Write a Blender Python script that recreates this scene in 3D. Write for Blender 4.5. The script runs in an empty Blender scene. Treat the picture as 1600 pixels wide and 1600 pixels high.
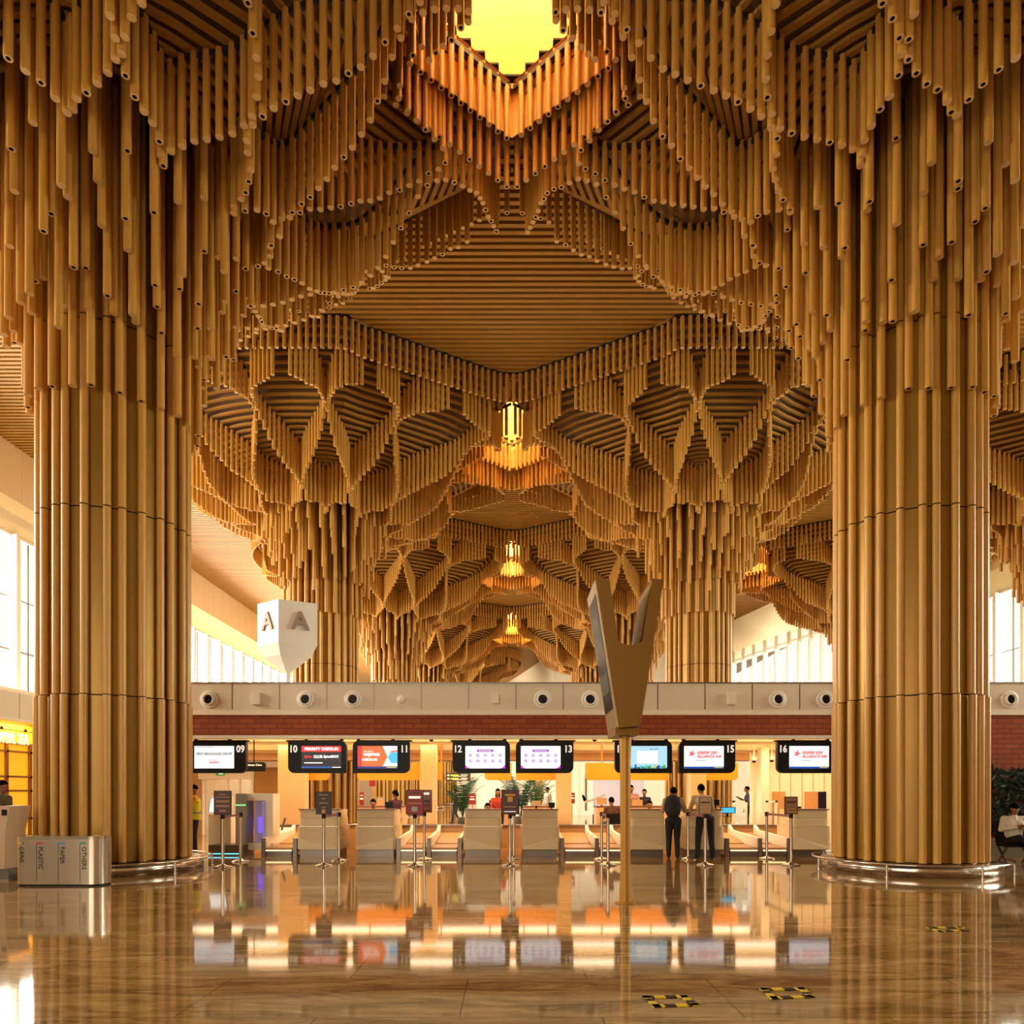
import bpy, math, random, bmesh
from mathutils import Vector, Matrix
random.seed(7)
PI = math.pi
F = 1093.0; CX = 800.0; HY = 1237.0; EYE = 1.5      # focal length, principal column, horizon row, eye height
scene = bpy.context.scene
COL = scene.collection

# ------------------------------------------------------------------ camera
cam_data = bpy.data.cameras.new('camera')
cam_data.sensor_width = 36.0
cam_data.lens = 36.0 * F / 1600.0
cam_data.shift_y = (HY - 800.0) / 1600.0
cam_data.clip_end = 400
cam = bpy.data.objects.new('camera', cam_data)
cam.location = (0, 0, EYE); cam.rotation_euler = (PI / 2, 0, 0)
COL.objects.link(cam); scene.camera = cam

# ------------------------------------------------------------------ world, exposure
world = bpy.data.worlds.new('world'); scene.world = world; world.use_nodes = True
bg = world.node_tree.nodes['Background']
bg.inputs[0].default_value = (1.0, 0.93, 0.80, 1); bg.inputs[1].default_value = 1.0
vs = scene.view_settings
vs.view_transform = 'Standard'; vs.look = 'None'; vs.gamma = 1.0; vs.use_curve_mapping = False
vs.exposure = 0.22
scene.cycles.max_bounces = 7
scene.cycles.diffuse_bounces = 4
scene.cycles.glossy_bounces = 4
scene.cycles.transmission_bounces = 4
scene.cycles.sample_clamp_indirect = 6

def area(name, loc, direction, sx, sy, power, color):
    l = bpy.data.lights.new(name, 'AREA'); l.shape = 'RECTANGLE'; l.size = sx; l.size_y = sy
    l.energy = power; l.color = color
    o = bpy.data.objects.new(name, l); COL.objects.link(o); o.location = loc
    o.rotation_euler = Vector(direction).to_track_quat('-Z', 'Y').to_euler()
    return o
DAY = (1.0, 0.91, 0.74)
AREAS = []
# daylight through the two long window walls and the entrance glazing behind the camera
def wall_light(x, y0, y1, z0, z1, s, power, tilt=.45):
    o = area('window_daylight', (x, (y0 + y1) / 2, (z0 + z1) / 2), (s, 0, 0), z1 - z0, y1 - y0, power, DAY)
    o.rotation_euler = (0, -s * (PI / 2 - tilt), 0); o.location.x -= s * 2.6; o.location.z += .8
    return o
wall_light(-24.2, 2, 46, 6.3, 13.5, 1, 21000)
wall_light(-24.2, 46, 92, 6.3, 13.5, 1, 46000, .12)
o = area('window_daylight', (25.5, 59.5, 9.6), (-1, -.22, -.2), 13, 8, 4000, DAY)
o = wall_light(30.2, 4, 49, 4.5, 13.3, -1, 21000); o.data.color = (.93, .97, .80)
o = area('entrance_daylight', (-4, -11.0, 5), (.35, 1, -.1), 22, 8, 900, DAY); o.data.spread = math.radians(105)

# ------------------------------------------------------------------ materials
def lin(h):
    h = h.lstrip('#'); c = [int(h[i:i + 2], 16) / 255 for i in (0, 2, 4)]
    return tuple((v / 12.92 if v <= 0.04045 else ((v + 0.055) / 1.055) ** 2.4) for v in c) + (1,)
MATS = {}
def mat(name, color, rough=0.5, metal=0.0, emit=0.0, var=0.0, scale=4.0, stretch=(1, 1, 1), bump=0.0, spec=0.5, alpha=None):
    if name in MATS: return MATS[name]
    m = bpy.data.materials.new(name); m.use_nodes = True; MATS[name] = m
    nt = m.node_tree; b = nt.nodes['Principled BSDF']
    c = lin(color)
    b.inputs['Base Color'].default_value = c
    b.inputs['Roughness'].default_value = rough; b.inputs['Metallic'].default_value = metal
    b.inputs['Specular IOR Level'].default_value = spec
    if emit:
        b.inputs['Emission Color'].default_value = c; b.inputs['Emission Strength'].default_value = emit
    if var or bump:
        tc = nt.nodes.new('ShaderNodeTexCoord'); mp = nt.nodes.new('ShaderNodeMapping')
        mp.inputs['Scale'].default_value = stretch
        nz = nt.nodes.new('ShaderNodeTexNoise'); nz.inputs['Scale'].default_value = scale; nz.inputs['Detail'].default_value = 3
        nt.links.new(tc.outputs['Object'], mp.inputs[0]); nt.links.new(mp.outputs[0], nz.inputs['Vector'])
        if var:
            r = nt.nodes.new('ShaderNodeValToRGB')
            r.color_ramp.elements[0].position = 0.3; r.color_ramp.elements[1].position = 0.7
            r.color_ramp.elements[0].color = tuple(v * (1 - var) for v in c[:3]) + (1,)
            r.color_ramp.elements[1].color = tuple(min(1, v * (1 + var)) for v in c[:3]) + (1,)
            nt.links.new(nz.outputs['Fac'], r.inputs[0]); nt.links.new(r.outputs[0], b.inputs['Base Color'])
        if bump:
            bp = nt.nodes.new('ShaderNodeBump'); bp.inputs['Strength'].default_value = bump; bp.inputs['Distance'].default_value = 0.01
            nt.links.new(nz.outputs['Fac'], bp.inputs['Height']); nt.links.new(bp.outputs[0], b.inputs['Normal'])
    if alpha is not None:
        b.inputs['Alpha'].default_value = alpha
    return m

POLE = mat('bamboo_look_pole', '#c28f3e', 0.38, var=0.10, scale=3, stretch=(6, 6, .6))
POLE_END = mat('pole_cut_end', '#dcb67c', 0.7)
POLE_IN = mat('pole_hollow', '#2a1a0c', 0.9)
SHELL = mat('gold_trunk_shell', '#9a7020', 0.36, 0.4, var=0.06, scale=.8)
SLAT = mat('ceiling_slat', '#a67832', 0.5, var=0.08, scale=1.5, stretch=(.3, 4, 4))
BACK = mat('ceiling_dark_backing', '#24160a', 0.8)
PANELBACK = mat('panel_backing', '#6a4718', 0.6)
RAILBLACK = mat('black_steel_rail', '#17120e', 0.6)
STEEL = mat('brushed_steel', '#c9beb0', 0.16, 0.95, var=.04, scale=2)
STEELD = mat('satin_steel', '#7d7368', 0.42, 0.8)
CREAM = mat('cream_panel', '#dccdb4', 0.55)
CREAMW = mat('warm_white_wall', '#e9dcc4', 0.6)
WHITE = mat('white_paint', '#eee8dc', 0.45)
BLACK = mat('black_plastic', '#0d0b0a', 0.5, spec=.25)
DARK = mat('dark_gap', '#241a10', 0.8)
PEACH = mat('peach_panel', '#e0b98a', 0.45, var=.04, scale=1)
TAN = mat('tan_laminate', '#b98a58', 0.4, var=.05, scale=2, stretch=(4, 1, 1))
ORANGE = mat('orange_fascia', '#e08a10', 0.4, emit=0.12)
RED = mat('red_sign', '#8e1c16', 0.5)
MAROON = mat('maroon_sign', '#4f1d16', 0.45)
TEXTW = mat('white_letters', '#f4efe6', 0.5, emit=0.5)
GOLDP = mat('gold_painted_metal', '#a87520', 0.42, 0.25)
GREEN = mat('palm_leaf', '#3e6a35', 0.6, var=.3, scale=8)
GREEND = mat('dark_palm_leaf', '#1c2c18', 0.6, var=.3, scale=8)
GLASSM = mat('window_glass', '#e8f2ee', 0.05, alpha=0.12)
CONC = mat('planter_concrete', '#6f6250', 0.8, var=.1, scale=3)

def brick_mat():
    m = bpy.data.materials.new('red_brick'); m.use_nodes = True
    nt = m.node_tree; b = nt.nodes['Principled BSDF']; b.inputs['Roughness'].default_value = .8
    tc = nt.nodes.new('ShaderNodeTexCoord'); mp = nt.nodes.new('ShaderNodeMapping')
    mp.inputs['Rotation'].default_value = (PI / 2, 0, 0)
    br = nt.nodes.new('ShaderNodeTexBrick')
    br.inputs['Color1'].default_value = lin('#a04a1c'); br.inputs['Color2'].default_value = lin('#8e3e16')
    br.inputs['Mortar'].default_value = lin('#6e3114'); br.inputs['Scale'].default_value = 1
    br.inputs['Mortar Size'].default_value = .012; br.inputs['Brick Width'].default_value = .36; br.inputs['Row Height'].default_value = .12
    nt.links.new(tc.outputs['Object'], mp.inputs[0]); nt.links.new(mp.outputs[0], br.inputs['Vector'])
    nt.links.new(br.outputs['Color'], b.inputs['Base Color'])
    return m
BRICK = brick_mat()

def floor_mat():
    m = bpy.data.materials.new('polished_brown_marble'); m.use_nodes = True
    nt = m.node_tree; b = nt.nodes['Principled BSDF']
    N = nt.nodes.new; L = nt.links.new
    tc = N('ShaderNodeTexCoord')
    mp = N('ShaderNodeMapping'); mp.inputs['Scale'].default_value = (.45, 2.2, 1); mp.inputs['Rotation'].default_value = (0, 0, .18)
    nz = N('ShaderNodeTexNoise'); nz.inputs['Scale'].default_value = 2.2; nz.inputs['Detail'].default_value = 9; nz.inputs['Roughness'].default_value = .72
    nz.inputs['Distortion'].default_value = 1.2
    L(tc.outputs['Object'], mp.inputs[0]); L(mp.outputs[0], nz.inputs['Vector'])
    r = N('ShaderNodeValToRGB'); e = r.color_ramp.elements
    e[0].position = .30; e[0].color = lin('#41260f'); e[1].position = .72; e[1].color = lin('#c0a070')
    k = e.new(.5); k.color = lin('#9a7646')
    L(nz.outputs['Fac'], r.inputs[0])
    br = N('ShaderNodeTexBrick'); br.inputs['Scale'].default_value = 1; br.inputs['Brick Width'].default_value = 1.9
    br.inputs['Row Height'].default_value = .95; br.inputs['Mortar Size'].default_value = .004; br.inputs['Mortar Smooth'].default_value = 0
    br.inputs['Color1'].default_value = (1, 1, 1, 1); br.inputs['Color2'].default_value = (.80, .78, .74, 1); br.inputs['Mortar'].default_value = (.22, .16, .1, 1)
    mb = N('ShaderNodeMapping'); mb.inputs['Location'].default_value = (.35, .1, 0)
    L(tc.outputs['Object'], mb.inputs[0]); L(mb.outputs[0], br.inputs['Vector'])
    mx = N('ShaderNodeMix'); mx.data_type = 'RGBA'; mx.blend_type = 'MULTIPLY'; mx.inputs[0].default_value = 1
    L(r.outputs[0], mx.inputs[6]); L(br.outputs['Color'], mx.inputs[7]); L(mx.outputs[2], b.inputs['Base Color'])
    b.inputs['Roughness'].default_value = .06; b.inputs['Specular IOR Level'].default_value = .5
    b.inputs['IOR'].default_value = 1.55
    nb = N('ShaderNodeTexNoise'); nb.inputs['Scale'].default_value = .8
    bp = N('ShaderNodeBump'); bp.inputs['Strength'].default_value = .02; bp.inputs['Distance'].default_value = .02
    L(tc.outputs['Object'], nb.inputs['Vector']); L(nb.outputs['Fac'], bp.inputs['Height']); L(bp.outputs[0], b.inputs['Normal'])
    return m
FLOOR = floor_mat()

# ------------------------------------------------------------------ mesh helpers
class MB:
    """collects shapes and links them as one mesh object"""
    def __init__(s): s.v = []; s.f = []; s.m = []; s.sm = []; s.mats = []
    def mi(s, m):
        if m not in s.mats: s.mats.append(m)
        return s.mats.index(m)
    def add(s, vs, fs, m, smooth=False):
        o = len(s.v); i = s.mi(m); s.v.extend(vs)
        for f in fs: s.f.append(tuple(a + o for a in f)); s.m.append(i); s.sm.append(smooth)
    def box(s, x0, x1, y0, y1, z0, z1, m):
        s.add([(x0, y0, z0), (x1, y0, z0), (x1, y1, z0), (x0, y1, z0), (x0, y0, z1), (x1, y0, z1), (x1, y1, z1), (x0, y1, z1)],
              [(0, 3, 2, 1), (4, 5, 6, 7), (0, 1, 5, 4), (1, 2, 6, 5), (2, 3, 7, 6), (3, 0, 4, 7)], m)
    def cbox(s, c, d, m):
        s.box(c[0] - d[0] / 2, c[0] + d[0] / 2, c[1] - d[1] / 2, c[1] + d[1] / 2, c[2] - d[2] / 2, c[2] + d[2] / 2, m)
    def prism(s, pts, a0, a1, m, axis='y'):
        """closed outline pts (2D) extruded between a0 and a1; axis y: pts are (x,z); axis z: pts are (x,y); axis x: pts are (y,z)"""
        n = len(pts)
        def P(p, a):
            return (p[0], a, p[1]) if axis == 'y' else ((p[0], p[1], a) if axis == 'z' else (a, p[0], p[1]))
        vs = [P(p, a0) for p in pts] + [P(p, a1) for p in pts]
        fs = [tuple(range(n)), tuple(reversed(range(n, 2 * n)))] + [(i, i + n, (i + 1) % n + n, (i + 1) % n) for i in range(n)]
        s.add(vs, fs, m)
    def bar(s, a, b, w, h, m):
        """rectangular bar from a to b"""
        a = Vector(a); b = Vector(b); d = (b - a)
        if d.length < 1e-6: return
        d.normalize(); up = Vector((0, 0, 1))
        if abs(d.z) > .95: up = Vector((0, 1, 0))
        r = d.cross(up).normalized() * w / 2; u = r.cross(d).normalized() * h / 2
        vs = [tuple(p + q) for p in (a, b) for q in (-r - u, r - u, r + u, -r + u)]
        s.add(vs, [(0, 1, 2, 3), (7, 6, 5, 4), (0, 4, 5, 1), (1, 5, 6, 2), (2, 6, 7, 3), (3, 7, 4, 0)], m)
    def tube(s, a, b, r0, r1, m, n=14, caps=True, cm=None):
        a = Vector(a); b = Vector(b); d = (b - a).normalized()
        up = Vector((0, 0, 1)) if abs(d.z) < .9 else Vector((1, 0, 0))
        r = d.cross(up).normalized(); u = r.cross(d).normalized()
        ring = [(math.cos(2 * PI * i / n), math.sin(2 * PI * i / n)) for i in range(n)]
        A = [tuple(a + (r * c + u * t) * r0) for c, t in ring]; B = [tuple(b + (r * c + u * t) * r1) for c, t in ring]
        s.add(A + B, [(i, (i + 1) % n, (i + 1) % n + n, i + n) for i in range(n)], m, True)
        if caps:
            s.add(A, [tuple(reversed(range(n)))], cm or m); s.add(B, [tuple(range(n))], cm or m)
    def lathe(s, prof, c, m, n=32, smooth=True):
        """prof: (r,z) list"""
        vs = []
        for r, z in prof:
            for i in range(n):
                t = 2 * PI * i / n; vs.append((c[0] + r * math.cos(t), c[1] + r * math.sin(t), c[2] + z))
        fs = []
        for j in range(len(prof) - 1):
            for i in range(n):
                fs.append((j * n + i, j * n + (i + 1) % n, (j + 1) * n + (i + 1) % n, (j + 1) * n + i))
        s.add(vs, fs, m, smooth)
    def ball(s, c, r, m, n=12, k=8):
        if not hasattr(r, '__len__'): r = (r, r, r)
        vs = []; fs = []
        for j in range(k + 1):
            p = PI * j / k
            for i in range(n):
                t = 2 * PI * i / n
                vs.append((c[0] + r[0] * math.sin(p) * math.cos(t), c[1] + r[1] * math.sin(p) * math.sin(t), c[2] + r[2] * math.cos(p)))
        for j in range(k):
            for i in range(n): fs.append((j * n + i, (j + 1) * n + i, (j + 1) * n + (i + 1) % n, j * n + (i + 1) % n))
        s.add(vs, fs, m, True)
    def pole(s, x, y, z0, z1, r, n=10):
        """hanging hollow pole; open end at z0 (bottom)"""
        ring = [(math.cos(2 * PI * i / n), math.sin(2 * PI * i / n)) for i in range(n)]
        A = [(x + c * r, y + t * r, z0) for c, t in ring]; B = [(x + c * r, y + t * r, z1) for c, t in ring]
        s.add(A + B, [(i, (i + 1) % n, (i + 1) % n + n, i + n) for i in range(n)], POLE, True)
        q = r * .52; C = [(x + c * q, y + t * q, z0) for c, t in ring]
        s.add(A + C, [(i + n, (i + 1) % n + n, (i + 1) % n, i) for i in range(n)], POLE_END)
        Dd = [(x + c * q, y + t * q, z0 + .10) for c, t in ring]
        s.add(C + Dd, [(i, i + n, (i + 1) % n + n, (i + 1) % n) for i in range(n)], POLE_IN)
        s.add(Dd, [tuple(reversed(range(n)))], POLE_IN)
    def cpole(s, x, y, z0, z1, r, n=10):
        """pole with a plugged end"""
        ring = [(math.cos(2 * PI * i / n), math.sin(2 * PI * i / n)) for i in range(n)]
        A = [(x + c * r, y + t * r, z0) for c, t in ring]; B = [(x + c * r, y + t * r, z1) for c, t in ring]
        s.add(A + B, [(i, (i + 1) % n, (i + 1) % n + n, i + n) for i in range(n)], POLE, True)
        s.add(A, [tuple(reversed(range(n)))], POLE_END)
    def mesh(s, name):
        me = bpy.data.meshes.new(name); me.from_pydata(s.v, [], s.f)
        for m in s.mats: me.materials.append(m)
        me.polygons.foreach_set('material_index', s.m); me.polygons.foreach_set('use_smooth', s.sm)
        me.update(); return me
    def build(s, name, parent=None, loc=None):
        o = bpy.data.objects.new(name, s.mesh(name)); COL.objects.link(o)
        if parent: o.parent = parent
        if loc: o.location = loc
        return o

def tag(o, label=None, cat=None, group=None, kind=None):
    if label: o['label'] = label
    if cat: o['category'] = cat
    if group: o['group'] = group
    if kind: o['kind'] = kind
    return o
def thing(name, label, cat, loc=(0, 0, 0), rz=0, group=None):
    o = bpy.data.objects.new(name, None); COL.objects.link(o); o.location = loc; o.rotation_euler = (0, 0, rz)
    o.empty_display_size = .2
    return tag(o, label, cat, group)
def struct(name, mb):
    o = mb.build(name); o['kind'] = 'structure'; return o
def at(px, py, D): return ((px - CX) * D / F, D, EYE + (HY - py) * D / F)
def X(px, D): return (px - CX) * D / F
def Zp(py, D): return EYE + (HY - py) * D / F
def Dfloor(py): return F * EYE / (py - HY)

def text(body, size, m, name, parent=None, loc=(0, 0, 0), rot=(PI / 2, 0, 0), align='CENTER', ext=0.004, bold=0.0, shear=0, xs=1.0, space=1.0):
    c = bpy.data.curves.new(name, 'FONT'); c.body = body; c.size = size; c.align_x = align; c.align_y = 'CENTER'
    c.extrude = ext; c.offset = bold; c.shear = shear; c.space_character = space; c.resolution_u = 2
    t = bpy.data.objects.new(name, c); COL.objects.link(t)
    dg = bpy.context.evaluated_depsgraph_get(); dg.update()
    me = bpy.data.meshes.new_from_object(t.evaluated_get(dg)); me.name = name
    bpy.data.objects.remove(t); bpy.data.curves.remove(c)
    me.materials.clear(); me.materials.append(m)
    o = bpy.data.objects.new(name, me); COL.objects.link(o); o.location = loc; o.rotation_euler = rot; o.scale = (xs, 1, 1)
    if parent: o.parent = parent
    return o
# ================================================================== trees
ZC = 15.83 + EYE                 # slatted ceiling height
COLX = 7.7                       # half the distance between the two avenues of columns
ROW_Y = [13.62, 28.92, 45.6, 63.3, 80.5]
CAN_Y = [13.95, 30.1, 45.9, 63.3, 80.5]
RIN = 2.0
SKX, SKY = 2.1, 1.7              # half size of the diamond skylights
SKYLIGHTS = [(0, CAN_Y[0]), (0, CAN_Y[1]), (0, CAN_Y[2]), (0, CAN_Y[3]), (15.4, CAN_Y[0]), (15.4, CAN_Y[1]), (15.4, CAN_Y[2])]

def region(left, right):
    """outline of one tree canopy seen from above, centred on the canopy; list of (x, y, kind) anticlockwise; kind of the side that starts at each point"""
    def Bd(u):
        t = (u - 1.8) / (COLX - 1.8)
        if t < 0: return 7.0
        s = t if t > .12 else t * t / .24 + .06 * 0
        s = min(1, s)
        if t > .85: s = .85 + (t - .85) * (1 - (t - .85) / .3)
        return 7.0 - 3.5 * s
    def side(sg, joined):
        """from back (0,+7) over the side to the front (0,-7), for +x; mirrored by sg"""
        pts = []
        if joined:
            n = 30
            for i in range(n): u = COLX * i / n; pts.append((u, Bd(u), 'edge'))
            E = COLX - .04; pts.append((E, Bd(COLX), 'join')); pts.append((E, SKY, 'sky')); pts.append((COLX - SKX, 0, 'sky')); pts.append((E, -SKY, 'join'))
            for i in range(n): u = COLX * (1 - i / n); pts.append((u, -Bd(u), 'edge'))
        else:
            n = 60
            for i in range(n):
                a = PI / 2 - PI * i / n
                c, s = math.cos(a), math.sin(a); k = (abs(c) ** 2.3 + abs(s) ** 2.3) ** (-1 / 2.3)
                pts.append((8.8 * c * k, 7.0 * s * k, 'edge'))
        pts.append((0, -7.0, 'edge'))
        if sg < 0: pts = [(-x, y, k) for x, y, k in pts]
        return pts
    R = side(1, right)                       # clockwise from back to front over +x
    Lf = side(-1, left)
    out = R[:-1]
    # continue from the front to the back over -x
    rev = list(reversed(Lf)); kinds = [k for _, _, k in Lf]
    for i in range(len(rev) - 1):
        out.append((rev[i][0], rev[i][1], kinds[len(rev) - 2 - i]))
    return out

def ray_radius(poly, ox, oy, th):
    c, s = math.cos(th), math.sin(th); best = 50
    n = len(poly)
    for i in range(n):
        x1, y1 = poly[i][0] - ox, poly[i][1] - oy; x2, y2 = poly[(i + 1) % n][0] - ox, poly[(i + 1) % n][1] - oy
        dx, dy = x2 - x1, y2 - y1; den = c * dy - s * dx
        if abs(den) < 1e-9: continue
        t = (x1 * dy - y1 * dx) / den; u = (x1 * s - y1 * c) / den
        if t > 0 and -1e-6 <= u <= 1 + 1e-6: best = min(best, t)
    return best

def funnel_z(t):
    t = max(0, t); return EYE + 12.2 + 3.63 * t ** 1.8
NL = 24                                       # sinuous pole lines per tree
def phase(t):                                 # piecewise linear: 0 at the rim, +1 for every crossing towards the trunk
    P = [(1.0, -.15), (.87, .70), (.70, 1), (.32, 2), (.10, 3), (-.1, 4), (-.3, 5)]
    for (a, pa), (b, pb) in zip(P, P[1:]):
        if t >= b: return pa + (a - t) / (a - b) * (pb - pa)
    return 5
def bottom_profile(r):
    P = [(1.4, 7.0), (1.6, 7.7), (1.8, 8.6), (2.05, 9.4), (2.35, 10.15), (2.75, 10.8), (3.3, 11.2)]
    if r <= P[0][0]: return P[0][1]
    for (a, pa), (b, pb) in zip(P, P[1:]):
        if r <= b: return pa + (r - a) / (b - a) * (pb - pa)
    return P[-1][1]

HANG_R = .067
unit_cache = {}
def unit_pole(kind):
    if kind not in unit_cache:
        mb = MB()
        (mb.pole if kind == 'open' else mb.cpole)(0, 0, 0, 1, HANG_R, 12)
        unit_cache[kind] = mb.mesh('hanging_pole')
    return unit_cache[kind]

def tree(cx, row, left, right, label, n_parts, plinth=True, rail=False, seed=1):
    rnd = random.Random(seed)
    cy, oy = ROW_Y[row], CAN_Y[row] - ROW_Y[row]
    root = thing('tree_column', label, 'column', (cx, cy, 0))
    root['kind'] = 'thing'
    poly = region(left, right)
    poly = [(x, y + oy, k) for x, y, k in poly]
    # radius table
    NT = 360; tab = [ray_radius(poly, 0, 0, 2 * PI * i / NT) for i in range(NT)]
    def R(th):
        a = (th / (2 * PI)) % 1 * NT; i = int(a); f = a - i
        return tab[i % NT] * (1 - f) + tab[(i + 1) % NT] * f
    # ---- core and trunk poles
    core = MB(); H = 12.0 + EYE; rc = 1.20
    seams = [.22, 3.23, 6.58, 9.93, H]
    for a, b in zip(seams, seams[1:]): core.lathe([(rc, a + .012), (rc, b - .012)], (0, 0, 0), SHELL, 64)
    core.lathe([(rc - .03, .2), (rc - .03, H)], (0, 0, 0), DARK, 40)
    core.build('trunk_shell', root)
    k = 0
    angs = []
    for i in range(26): angs.append(2 * PI * i / 26 + (.035 if i % 3 == 0 else (-.03 if i % 3 == 1 else 0)) + rnd.uniform(-.012, .012))
    for a in angs:
        mb = MB(); rr = .068; x, y = (rc + .06) * math.cos(a), (rc + .06) * math.sin(a)
        for s0, s1 in zip(seams, seams[1:]):
            e_ = 1.02 if s0 < 1 else 1.0; mb.tube((x * e_, y * e_, s0 + .01), (x * e_, y * e_, s1 - .01), rr, rr, POLE, 12, False)
        mb.build('trunk_pole', root)
    # ---- plinth
    if plinth:
        mb = MB(); mb.lathe([(0, 0), (1.56, 0), (1.56, .195), (1.53, .21), (0, .21)], (0, 0, 0), STEEL, 72); mb.build('plinth', root)
    if rail:
        mb = MB(); n = 72
        for i in range(n):
            a, b = 2 * PI * i / n, 2 * PI * (i + 1) / n
            mb.tube((1.71 * math.cos(a), 1.71 * math.sin(a), .22), (1.71 * math.cos(b), 1.71 * math.sin(b), .22), .018, .018, STEEL, 8, False)
        g = mb.build('guard_rail', root)
        for i in range(7):
            a = 2 * PI * i / 7 + .42; mb = MB(); x, y = 1.71 * math.cos(a), 1.71 * math.sin(a)
            mb.tube((x, y, 0), (x, y, .21), .022, .022, STEEL, 10); mb.tube((x, y, 0), (x, y, .012), .05, .05, STEEL, 12)
            mb.build('rail_post', g)
    # ---- funnel backing, slats and the black rails the poles hang from
    mb = MB(); NA = 96; TS = [0, .08, .17, .28, .4, .52, .64, .76, .88, 1.0]
    vs = []; fs = []
    for t in TS:
        for i in range(NA):
            th = 2 * PI * i / NA; r = RIN * .72 + t * (R(th) - RIN * .72)
            vs.append((r * math.cos(th), r * math.sin(th), funnel_z(t) + .10))
    for j in range(len(TS) - 1):
        for i in range(NA): fs.append((j * NA + i, j * NA + (i + 1) % NA, (j + 1) * NA + (i + 1) % NA, (j + 1) * NA + i))
    mb.add(vs, fs, PANELBACK)
    mb.build('canopy_backing', root)
    mb = MB(); NS = 24; rings = 26
    for j in range(rings + 1):
        t = (j + .3) / (rings + .6); z = funnel_z(t) + .02
        for i in range(NS):
            a, b = 2 * PI * (i) / NS, 2 * PI * (i + 1) / NS
            def p(th):
                r = RIN + t * (R(th) - RIN); return (r * math.cos(th), r * math.sin(th), z)
            if R((a + b) / 2) > 20: continue
            m_ = 2 if t > .5 else 1
            for q in range(m_):
                a2 = a + (b - a) * q / m_; b2 = a + (b - a) * (q + 1) / m_
                mb.bar(p(a2), p(b2), .095, .075, SLAT)
    mb.build('canopy_slats', root)
    # ---- hanging poles
    poles = []                                   # x, y, z0, z1
    rails = MB()
    ZT = ZC - .12
    # rim
    n = len(poly); acc = 0.0; step = .25; per = []
    for i in range(n):
        x1, y1, kd = poly[i]; x2, y2, _ = poly[(i + 1) % n]; d = math.hypot(x2 - x1, y2 - y1)
        if kd != 'join': rails.bar((x1, y1, ZT + .03), (x2, y2, ZT + .03), .06, .10, RAILBLACK)
        while acc < d:
            f = acc / d
            if kd == 'edge': poles.append((x1 + (x2 - x1) * f, y1 + (y2 - y1) * f, ZT - 1.05, ZT))
            elif kd == 'sky': poles.append((x1 + (x2 - x1) * f, y1 + (y2 - y1) * f, ZT - 1.15, ZT))
            acc += step
        acc -= d
    # second, longer row just behind the skylight rim
    for sx, on in ((1, right), (-1, left)):
        if not on: continue
        for sy in (1,):
            x1, y1, x2, y2 = COLX - .12, SKY + .38, COLX - SKX - .45, 0
            d = math.hypot(x2 - x1, y2 - y1); m_ = int(d / step)
            for i in range(m_ + 1):
                f = i / m_; poles.append((sx * (x1 + (x2 - x1) * f), oy + sy * (y1 + (y2 - y1) * f), ZT - 1.85, ZT - .1))
    # sinuous radial lines
    for kx in range(NL):
        t = .955; last = None; prev = None; acc = 0
        base = (kx + .5) * 2 * PI / NL; sg = -1 if kx % 2 == 0 else 1
        while t > .10:
            g = math.cos(PI * phase(t)); th = base + sg * g * (PI / NL) * .92
            r = RIN + t * (R(th) - RIN); x, y = r * math.cos(th), r * math.sin(th)
            if r < 2.45: break
            if prev:
                d = math.hypot(x - prev[0], y - prev[1]); acc += d
                if acc > (.2 if row == 0 else .165):
                    acc = 0
                    zt = funnel_z(t) - .02
                    L = 1.5 - .72 * math.exp(-((t - .70) / .13) ** 2) + rnd.uniform(-.03, .03)
                    z0 = zt - L
                    if r < 3.2: z0 = min(z0, EYE + bottom_profile(r) - .25 * math.cos(th * NL / 2))
                    poles.append((x, y, z0, zt))
                    if last: rails.bar((last[0], last[1], last[2] - .05), (x, y, zt - .05), .07, .09, RAILBLACK)
                    last = (x, y, zt)
            prev = (x, y); t -= .0025
    # skirts round the trunk
    for j, r in enumerate((1.42, 1.58, 1.76, 1.96, 2.18, 2.42)):
        cnt = (24, 26, 28, 30, 32, 34)[j]
        for i in range(cnt):
            th = 2 * PI * (i + .5 * (j % 2)) / cnt + rnd.uniform(-.03, .03)
            rr = r + rnd.uniform(-.05, .05)
            z0 = EYE + (7.1 + rnd.uniform(-.04, .04) if j == 0 else 8.35 + rnd.choice((0, 0, .5)) if j == 1 else bottom_profile(rr) + .40 * math.cos(th * NL / 2 + PI * (1 + j % 2)) + rnd.choice((-.25, 0, 0, .3)))
            poles.append((rr * math.cos(th), rr * math.sin(th), z0, EYE + 12.4))
    rails.build('hanging_rail', root)
    # biggest in view first
    def show(p):
        wx, wy = cx + p[0], cy + p[1]
        if wy < 2: return -1
        dz = min(HY, (p[3] - EYE) / wy * F) - (p[2] - EYE) / wy * F
        px = CX + wx / wy * F
        top, bot = HY - (p[3] - EYE) / wy * F, HY - (p[2] - EYE) / wy * F
        if px < -5 or px > 1605 or bot < 0: return -1
        top = max(top, 0)
        behind = 0 if (p[0] * wx + p[1] * wy) / math.hypot(wx, wy) < .3 else 1
        return (bot - top) * (.25 if behind else 1)
    order = sorted(range(len(poles)), key=lambda i: -show(poles[i]))
    rest = MB()
    for q, i in enumerate(order):
        x, y, z0, z1 = poles[i]
        kind = 'open' if rnd.random() < .35 else 'plug'
        if q < n_parts:
            o = bpy.data.objects.new('hanging_pole', unit_pole(kind)); COL.objects.link(o); o.parent = root
            o.location = (x, y, z0); o.scale = (1, 1, z1 - z0)
        else:
            (rest.pole if kind == 'open' else rest.cpole)(x, y, z0, z1, HANG_R, 8)
    if rest.v:
        o = rest.build('hanging_poles', root); o['kind'] = 'stuff'
    return root

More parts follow.
